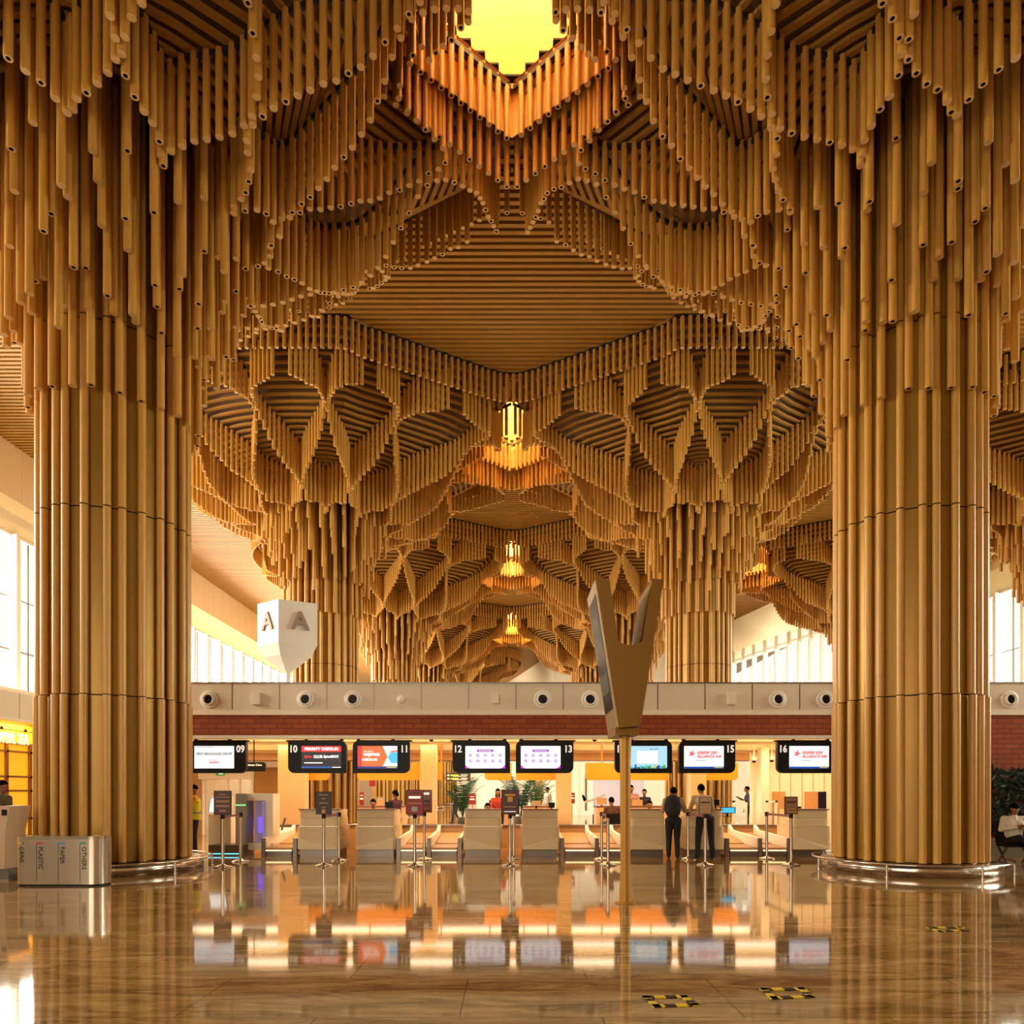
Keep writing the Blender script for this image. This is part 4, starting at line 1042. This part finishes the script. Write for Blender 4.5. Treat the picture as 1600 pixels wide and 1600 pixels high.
for i in range(2600):
    p = Vector((r.uniform(X(1546, 16), 14.2), r.uniform(16.0, 16.45), .42 + 1.55 * r.random() ** .8)); a = r.uniform(0, 2 * PI); L = r.uniform(.12, .26); d = Vector((math.cos(a) * .7, math.sin(a) * .3, r.uniform(-.6, .8))).normalized() * L; s_ = Vector((-d.z, 0, d.x)) * .16
    if (p + d).y > 16.55 or (p+d).z < .43: continue
    mb.add([tuple(p), tuple(p + d * .5 + s_), tuple(p + d), tuple(p + d * .5 - s_)], [(0, 1, 2, 3), (3, 2, 1, 0)], GREEND)
tag(mb.build('planter_foliage'), 'dark green foliage filling the planter at the right edge', 'foliage', kind='stuff')
# ================================================================== people
SKIN = mat('skin_brown', '#8a5a3c', .55); HAIR = mat('black_hair', '#060504', .95, spec=.1); SHOE = mat('dark_shoe', '#15110f', .5)
def cloth(n, c): return mat('cloth_' + n, c, .8, var=.08, scale=6)
def person(label, loc, rz, H=1.7, shirt=None, trousers=None, sleeve='long', pose=None, hair='short', seat=None, female=False, cut=None, shoes=True):
    """one continuous body; local +y is forward. pose overrides joints given in units of height"""
    J = dict(pel=(0, 0, .53), wai=(0, 0, .60), che=(0, 0, .74), nek=(0, .0, .835), hed=(0, .012, .925),
             sL=(-.108, 0, .80), eL=(-.135, -.01, .63), wL=(-.135, .05, .485), sR=(.108, 0, .80), eR=(.135, -.01, .63), wR=(.135, .05, .485),
             hL=(-.055, 0, .51), kL=(-.058, .012, .28), aL=(-.06, -.005, .045), hR=(.055, 0, .51), kR=(.058, .012, .28), aR=(.06, -.005, .045))
    if female: J['sL'] = (-.095, 0, .795); J['sR'] = (.095, 0, .795)
    if pose: J.update(pose)
    for k in J: J[k] = Vector(J[k]) * H
    parts = []                                  # (a, b, ra, rb, tag)
    def seg(a, b, ra, rb, tg): parts.append((a, b, ra * H, rb * H, tg))
    fw = Vector((0, 1, 0))
    seg(J['hL'], J['kL'], .056, .042, 't'); seg(J['kL'], J['aL'], .041, .032, 't'); seg(J['hR'], J['kR'], .056, .042, 't'); seg(J['kR'], J['aR'], .041, .032, 't')
    seg(J['pel'] + Vector((-.03 * H, 0, 0)), J['pel'] + Vector((.03 * H, 0, 0)), .063, .063, 't')
    seg(J['hL'], J['hR'], .058, .058, 't')
    seg(J['pel'].lerp(J['wai'], .55), J['wai'], .064, .064, 's'); seg(J['pel'], J['pel'].lerp(J['wai'], .4), .066, .064, 't')
    for sx in (-1, 1):
        o = Vector((sx * .032 * H, 0, 0)); seg(J['wai'] + o, J['che'] + o * 1.3, .060, .070, 's')
    seg(J['che'], J['nek'], .062, .03, 's'); seg(J['sL'], J['sR'], .036, .036, 's')
    seg(J['nek'] - Vector((0, 0, .01 * H)), J['hed'] - Vector((0, .01 * H, .03 * H)), .030, .028, 'k')
    st = 's' if sleeve == 'long' else 'k'
    for s in 'LR':
        seg(J['s' + s], J['e' + s], .036, .029, 's'); seg(J['e' + s], J['w' + s], .028, .020, st)
        d = (J['w' + s] - J['e' + s]).normalized(); w = J['w' + s]
        side = d.cross(fw); side = side.normalized() if side.length > .2 else Vector((1, 0, 0)); up = side.cross(d).normalized()
        palm_end = w + d * .05 * H; seg(w, palm_end, .015, .017, 'k'); seg(w + side * .012 * H, palm_end + side * .013 * H, .011, .011, 'k'); seg(w - side * .012 * H, palm_end - side * .013 * H, .011, .011, 'k')
        for q, L in ((-1.5, .034), (-.5, .042), (.5, .045), (1.5, .038)):
            b0 = palm_end + side * q * .011 * H; m0 = b0 + d * L * .55 * H + up * .003 * H; e0 = m0 + (d * .8 + up * .5).normalized() * L * .5 * H
            seg(b0, m0, .0062, .0058, 'k'); seg(m0, e0, .0058, .0052, 'k')
        th0 = w + side * .012 * H + d * .012 * H; seg(th0, th0 + (side * .8 + d * .7).normalized() * .04 * H, .009, .006, 'k')
        a = J['a' + s]; f = (pose or {}).get('foot' + s); fd = Vector(f) if f else Vector((0, 1, 0))
        seg(a - Vector((0, 0, .022 * H)) - fd * .012 * H, a + fd * .085 * H - Vector((0, 0, .028 * H)), .022, .017, 'f')
    me_v = []; me_f = []
    bm = bmesh.new()
    def cap(a, b, ra, rb, n=12):
        d = b - a
        if d.length < 1e-5: d = Vector((0, 0, 1e-4))
        dn = d.normalized(); u = dn.cross(Vector((1, 0, 0)) if abs(dn.x) < .8 else Vector((0, 1, 0))).normalized(); v = dn.cross(u)
        rings = []
        for k in range(4): t = PI / 2 * (k) / 4; rings.append((a - dn * ra * math.cos(t), ra * math.sin(t) + 1e-4))
        rings.append((a, ra)); rings.append((b, rb))
        for k in range(1, 5): t = PI / 2 * k / 4; rings.append((b + dn * rb * math.sin(t), rb * math.cos(t) + 1e-4))
        vr = [[bm.verts.new(c + (u * math.cos(2 * PI * i / n) + v * math.sin(2 * PI * i / n)) * r) for i in range(n)] for c, r in rings]
        for j in range(len(vr) - 1):
            for i in range(n): bm.faces.new((vr[j][i], vr[j][(i + 1) % n], vr[j + 1][(i + 1) % n], vr[j + 1][i]))
        bm.faces.new(list(reversed(vr[0]))); bm.faces.new(vr[-1])
    for a, b, ra, rb, tg in parts: cap(a, b, ra, rb)
    hc = J['hed']; hd = (pose or {}).get('look', (0, 1, 0)); hd = Vector(hd).normalized(); hs = Vector((hd.y, -hd.x, 0)).normalized(); hu = hs.cross(hd)
    def ell(c, rx, ry, rz_, n=14, k=10):
        vr = []
        for j in range(1, k):
            p = PI * j / k; vr.append([bm.verts.new(c + hs * rx * math.sin(p) * math.cos(2 * PI * i / n) + hd * ry * math.sin(p) * math.sin(2 * PI * i / n) + hu * rz_ * math.cos(p)) for i in range(n)])
        t_ = bm.verts.new(c + hu * rz_); b_ = bm.verts.new(c - hu * rz_)
        for j in range(len(vr) - 1):
            for i in range(n): bm.faces.new((vr[j][i], vr[j + 1][i], vr[j + 1][(i + 1) % n], vr[j][(i + 1) % n]))
        for i in range(n): bm.faces.new((t_, vr[0][i], vr[0][(i + 1) % n])); bm.faces.new((b_, vr[-1][(i + 1) % n], vr[-1][i]))
    ell(hc + hu * .008 * H, .045 * H, .055 * H, .058 * H); ell(hc - hu * .028 * H + hd * .016 * H, .034 * H, .036 * H, .038 * H)
    ell(hc + hd * .056 * H - hu * .008 * H, .009 * H, .014 * H, .016 * H, 8, 6); ell(hc + hd * .049 * H - hu * .032 * H, .017 * H, .008 * H, .006 * H, 8, 6)
    for sx in (-1, 1): ell(hc + hs * sx * .046 * H - hu * .002 * H, .006 * H, .012 * H, .017 * H, 8, 6)
    me = bpy.data.meshes.new('body_raw'); bm.to_mesh(me); bm.free()
    tmp = bpy.data.objects.new('body_raw', me); COL.objects.link(tmp)
    md = tmp.modifiers.new('r', 'REMESH'); md.mode = 'VOXEL'; md.voxel_size = .0105; md.use_smooth_shade = True
    sm_ = tmp.modifiers.new('s', 'SMOOTH'); sm_.iterations = 2; sm_.factor = .5
    dg = bpy.context.evaluated_depsgraph_get(); dg.update()
    me2 = bpy.data.meshes.new_from_object(tmp.evaluated_get(dg)); bpy.data.objects.remove(tmp); bpy.data.meshes.remove(me)
    me2.materials.clear(); mats = {'k': SKIN, 's': shirt, 't': trousers, 'f': SHOE if shoes else SKIN}; keys = ['k', 's', 't', 'f', 'h']
    for k in 'kstf': me2.materials.append(mats[k])
    segs = [(a, b - a, max((b - a).length_squared, 1e-9), (ra + rb) / 2, tg) for a, b, ra, rb, tg in parts]
    slv = .45
    waist_z = J['wai'].z - .035 * H
    for p in me2.polygons:
        c = p.center; best = 9; bt = 'k'; bf = 0
        if (c - hc).length < .085 * H and c.z > J['nek'].z + .01 * H: bt = 'k'
        else:
            for a, d, L2, r, tg in segs:
                f = max(0, min(1, (c - a).dot(d) / L2)); q = (c - a - d * f).length - r
                if q < best: best = q; bt = tg; bf = f
        p.material_index = 'kstf'.index(bt); p.use_smooth = True
    if sleeve == 'short':
        for p in me2.polygons:
            pass
    me2.name = 'person'
    o = bpy.data.objects.new('person', me2); COL.objects.link(o); o.location = loc; o.rotation_euler = (0, 0, rz); tag(o, label, 'person')
    # hair: cap of the skull, its own mesh
    mb = MB(); n, k = 20, 12; vs = []; 
    for j in range(k + 1):
        for i in range(n):
            ph = PI * j / k; th = 2 * PI * i / n; fr = math.sin(th) * math.sin(ph)
            lim = .50 + .16 * max(0, -math.sin(th)) - .10 * max(0, math.sin(th))
            if hair == 'long': lim = .60 if math.sin(th) < .3 else .40
            pp = min(ph, PI * lim)
            sc = 1.10 + .02 * math.sin(9 * th + 3 * ph)
            vs.append(tuple(hc + hu * .008 * H + (hs * .045 * math.sin(pp) * math.cos(th) + hd * .055 * math.sin(pp) * math.sin(th) + hu * .058 * math.cos(pp)) * H * sc - hd * .004 * H))
    fs = [(j * n + i, (j + 1) * n + i, (j + 1) * n + (i + 1) % n, j * n + (i + 1) % n) for j in range(k) for i in range(n)]
    mb.add(vs, fs, HAIR, True)
    if hair == 'bun': mb.ball(tuple(hc - hd * .062 * H - hu * .01 * H), (.03 * H,) * 3, HAIR)
    if hair == 'long': mb.ball(tuple(hc - hd * .03 * H - hu * .05 * H), (.05 * H, .035 * H, .085 * H), HAIR)
    mb.build('hair', o)
    # eyes
    for sx in (-1, 1):
        mb = MB(); mb.ball(tuple(hc + hd * .0475 * H + hs * sx * .019 * H + hu * .008 * H), .0065 * H, WHITE, 8, 6); mb.ball(tuple(hc + hd * .0525 * H + hs * sx * .019 * H + hu * .008 * H), .003 * H, BLACK, 6, 5); mb.build('eye', o)
    return o
TR_BLK = cloth('black_trousers', '#100e0d'); BEI = cloth('beige_shirt', '#b09068'); TANW = cloth('tan_shirt', '#c2a67c')
LEAN = dict(che=(0, .05, .73), nek=(0, .10, .815), hed=(0, .15, .90), sL=(-.108, .09, .785), sR=(.108, .09, .785), eL=(-.15, .14, .64), wL=(-.11, .24, .655), eR=(.15, .14, .64), wR=(.11, .24, .655), pel=(0, -.02, .525), wai=(0, .0, .60), hL=(-.055, -.02, .51), hR=(.055, -.02, .51))
# man with the backpack
D = 15.75; o = person('person with a large black backpack leaning on a desk, seen from behind', (X(1052, D), D, 0), -.25, 1.66, BEI, TR_BLK, pose=dict(LEAN, kR=(.05, .02, .28), aR=(.055, -.03, .045)))
t = thing('backpack', 'large black backpack on the back of the person at the desk below screen 14', 'backpack', (X(1049, D), D - .13, 0), -.25)
BP = cloth('backpack', '#14110f'); mb = MB()
mb.ball((0, -.03, 1.17), (.19, .14, .27), BP, 20, 12); mb.build('bag', t); mb = MB(); mb.ball((0, -.14, 1.08), (.14, .06, .14), BP, 16, 8); mb.build('front_pocket', t)
for sx in (-1, 1):
    mb = MB(); p = [(sx * .12, .05, 1.36), (sx * .13, .16, 1.38), (sx * .14, .24, 1.28)]
    for a, b in zip(p, p[1:]): mb.bar(a, b, .04, .02, BP)
    mb.build('strap', t)
mb = MB(); mb.tube((-.03, .03, 1.41), (.03, .03, 1.41), .02, .02, BP, 8); mb.build('handle', t)
D = 15.8; person('person in tan shirt and black trousers leaning on a desk, behind a pale notice', (X(1101, D), D, 0), .05, 1.73, TANW, TR_BLK, pose=dict(LEAN, hL=(-.065, -.02, .51), kL=(-.085, .0, .28), aL=(-.10, -.02, .045), kR=(.085, 0, .28), aR=(.10, -.02, .045), hR=(.065, -.02, .51)))
# man in yellow vest
D = 16.6; VY = cloth('yellow_top', '#cf8f14'); HV = cloth('hivis_vest', '#d8c81a')
o = person('person in a yellow high-visibility vest looking down beside the front left trunk', (X(304, D), D, 0), PI / 2 + .35, 1.68, VY, cloth('dark_jeans', '#1b1a1c'), pose=dict(eL=(-.13, .06, .65), wL=(-.04, .17, .70), eR=(.13, .06, .65), wR=(.05, .17, .70), look=(0, 1, -.45)))
mb = MB(); H = 1.68; vs = []; n = 28; rows = [(.50, .125, .092), (.56, .118, .086), (.62, .112, .082), (.70, .120, .084), (.77, .118, .080), (.80, .10, .066)]
for z_, rx, ry in rows:
    for i in range(n): a = 2 * PI * i / n; vs.append((rx * H * math.cos(a) * .92, ry * H * math.sin(a), z_ * H))
mb.add(vs, [(j * n + i, j * n + (i + 1) % n, (j + 1) * n + (i + 1) % n, (j + 1) * n + i) for j in range(len(rows) - 1) for i in range(n)], HV, True); v = mb.build('safety_vest', o)
mb = MB(); vs = []
for z_ in (.585, .605, .0, .0)[:2]:
    for i in range(n): a = 2 * PI * i / n; vs.append((.118 * H * math.cos(a) * .95, .086 * H * math.sin(a) * 1.02, z_ * H))
mb.add(vs, [(i, (i + 1) % n, (i + 1) % n + n, i + n) for i in range(n)], STEELD, True); mb.build('reflective_band', v)
# seated helper pose
def sit(z=.28): return dict(pel=(0, 0, z), wai=(0, 0, z + .07), che=(0, .02, z + .21), nek=(0, .03, z + .305), hed=(0, .045, z + .395), sL=(-.108, .02, z + .27), sR=(.108, .02, z + .27), eL=(-.14, .05, z + .12), eR=(.14, .05, z + .12), wL=(-.07, .20, z + .13), wR=(.07, .20, z + .13),
                  hL=(-.055, .02, z - .01), hR=(.055, .02, z - .01), kL=(-.075, .25, z), kR=(.075, .25, z), aL=(-.075, .25, .045), aR=(.075, .25, .045))
# staff and travellers behind the desks
PUR = cloth('purple_dress', '#4a1f3a'); RD = cloth('red_top', '#9c2f20'); WH = cloth('white_shirt', '#d8d0c4'); DK = cloth('dark_suit', '#1a1a22'); BR = cloth('brown_shirt', '#4a2a18'); PK = cloth('mauve_shirt', '#a07a70'); GR = cloth('grey_clothes', '#4a4652')
REACH = dict(eL=(-.13, .08, .66), wL=(-.08, .2, .62), eR=(.13, .08, .66), wR=(.08, .2, .62))
D = 18.0; person('person in a purple top with tied black hair behind the desk below screen 11', (X(618, D), D, 0), .75, 1.56, PUR, PUR, hair='bun', female=True, pose=REACH)
def chair(x, y, rz, lab, m):
    t = thing('desk_chair', lab, 'chair', (x, y, 0), rz)
    mb = MB(); mb.cbox((0, 0, .42), (.42, .42, .06), m); mb.build('seat', t); mb = MB(); mb.cbox((0, -.2, .68), (.4, .05, .4), m); mb.build('backrest', t)
    mb = MB(); mb.tube((0, 0, .08), (0, 0, .4), .025, .025, STEELD, 10)
    for i in range(5): a = 2 * PI * i / 5; mb.bar((0, 0, .08), (.25 * math.cos(a), .25 * math.sin(a), .04), .04, .03, BLACK)
    mb.build('pedestal', t)
def sitter(px, py_top, D, rz, H, lab, shirt, tr, clab, z=.295, **k):
    x = X(px, D); person(lab, (x, D, 0), rz, H, shirt, tr, pose=dict(sit(z), **k.pop('pose', {})), **k)
    chair(x, D, rz, clab, BLACK)
sitter(584, 0, 17.6, PI, 1.62, 'person with black hair in peach, seated low behind the desk below screen 11', cloth('peach_shirt', '#c89a78'), DK, 'black desk chair left of the person in purple', z=.35)
sitter(762, 0, 17.5, PI, 1.6, 'person whose orange-lit face just shows above the desk below screen 12', RD, DK, 'black desk chair in front of the person in the red top', z=.30)
D = 20.0; person('person with long dark hair in a red top behind desk 12', (X(778, D), D, 0), PI, 1.6, RD, DK, hair='long', female=True, pose=REACH)
sitter(957, 0, 20.0, .3, 1.7, 'person in brown seated left of the display pole, seen from behind', BR, DK, 'tan desk chair left of the display pole', z=.33)
D = 21.8; person('person in a mauve shirt standing behind the long desk right of the display pole', (X(986, D), D, 0), PI, 1.72, PK, DK, pose=REACH)
D = 22.7; person('person in a dark suit with tied hair standing behind the long desk', (X(1007, D), D, 0), PI - .4, 1.6, DK, DK, hair='bun', female=True, pose=REACH)
sitter(1014, 0, 17.6, PI, 1.62, 'person with black hair seated low behind the desk below screen 14', DK, DK, 'black desk chair behind the desk below screen 14', z=.33)
D = 27; person('distant person in dark clothes standing by the white gate frame', (X(1168, D), D, 0), 1.2, 1.72, GR, TR_BLK, pose=dict(eR=(.13, .06, .65), wR=(.05, .17, .72)))
D = 33; person('distant person in grey walking left of the palms', (X(712, D), D, 0), 1.4, 1.65, GR, GR, pose=dict(kL=(-.058, .06, .29), aL=(-.06, .09, .05), aR=(.06, -.10, .06)))
D = 32; person('distant person in a white shirt standing near the palms', (X(856, D), D, 0), 2.2, 1.72, WH, cloth('beige_trousers', '#a08a70'))
D = 36.5; person('distant person partly behind the palm between desks 12 and 13', (X(818, D), D, 0), 2.8, 1.6, GR, DK)
D = 12.75; person('person with short dark hair using the kiosk at the left edge, in profile', (X(2, D), D, 0), -PI / 2, 1.72, cloth('grey_green_shirt', '#6c746c'), TR_BLK, pose=dict(eR=(.12, .1, .66), wR=(.08, .22, .66)))
# seated man at the right edge on a bench seat
D = 14.4; x = X(1583, D)
person('person in a white shirt and dark cap seated at the right edge with a phone', (x, D, 0), PI - .25, 1.7, WH, TR_BLK, pose=dict(sit(.285), look=(0, 1, -.5), eL=(-.15, .05, .42), wL=(-.03, .17, .46), eR=(.15, .05, .42), wR=(.03, .17, .46), kL=(-.075, .25, .29), kR=(.04, .27, .34), aR=(-.1, .33, .26)))
t = thing('airport_seat', 'black seat with crossed metal legs under the person at the right edge', 'chair', (x, D, 0), PI - .25)
mb = MB(); mb.cbox((0, .08, .40), (.5, .48, .05), BLACK); mb.build('seat', t); mb = MB(); mb.cbox((0, -.17, .66), (.5, .05, .46), BLACK); mb.build('backrest', t)
for sx in (-1, 1):
    mb = MB(); mb.bar((sx * .22, -.15, .02), (sx * .22, .28, .38), .03, .03, STEELD); mb.bar((sx * .22, .28, .02), (sx * .22, -.15, .38), .03, .03, STEELD); mb.bar((sx * .25, -.17, .58), (sx * .25, .25, .58), .04, .03, BLACK); mb.build('leg', t)
x2 = X(1583, D)
mb = MB(); mb.cbox((0, 0, 0), (.075, .012, .15), BLACK); o = mb.build('phone', None, (x2 + .05, D - .36, .80)); o.rotation_euler = (-.6, 0, 0); tag(o, 'dark phone held by the person seated at the right edge', 'phone')
D = 16.6; mb = MB(); mb.cbox((0, 0, 0), (.075, .012, .15), BLACK); o = mb.build('phone', None, (X(304, D) - .31, D + .12, 1.22)); o.rotation_euler = (-.5, 0, 1.9); tag(o, 'dark phone held by the person in the yellow vest', 'phone')
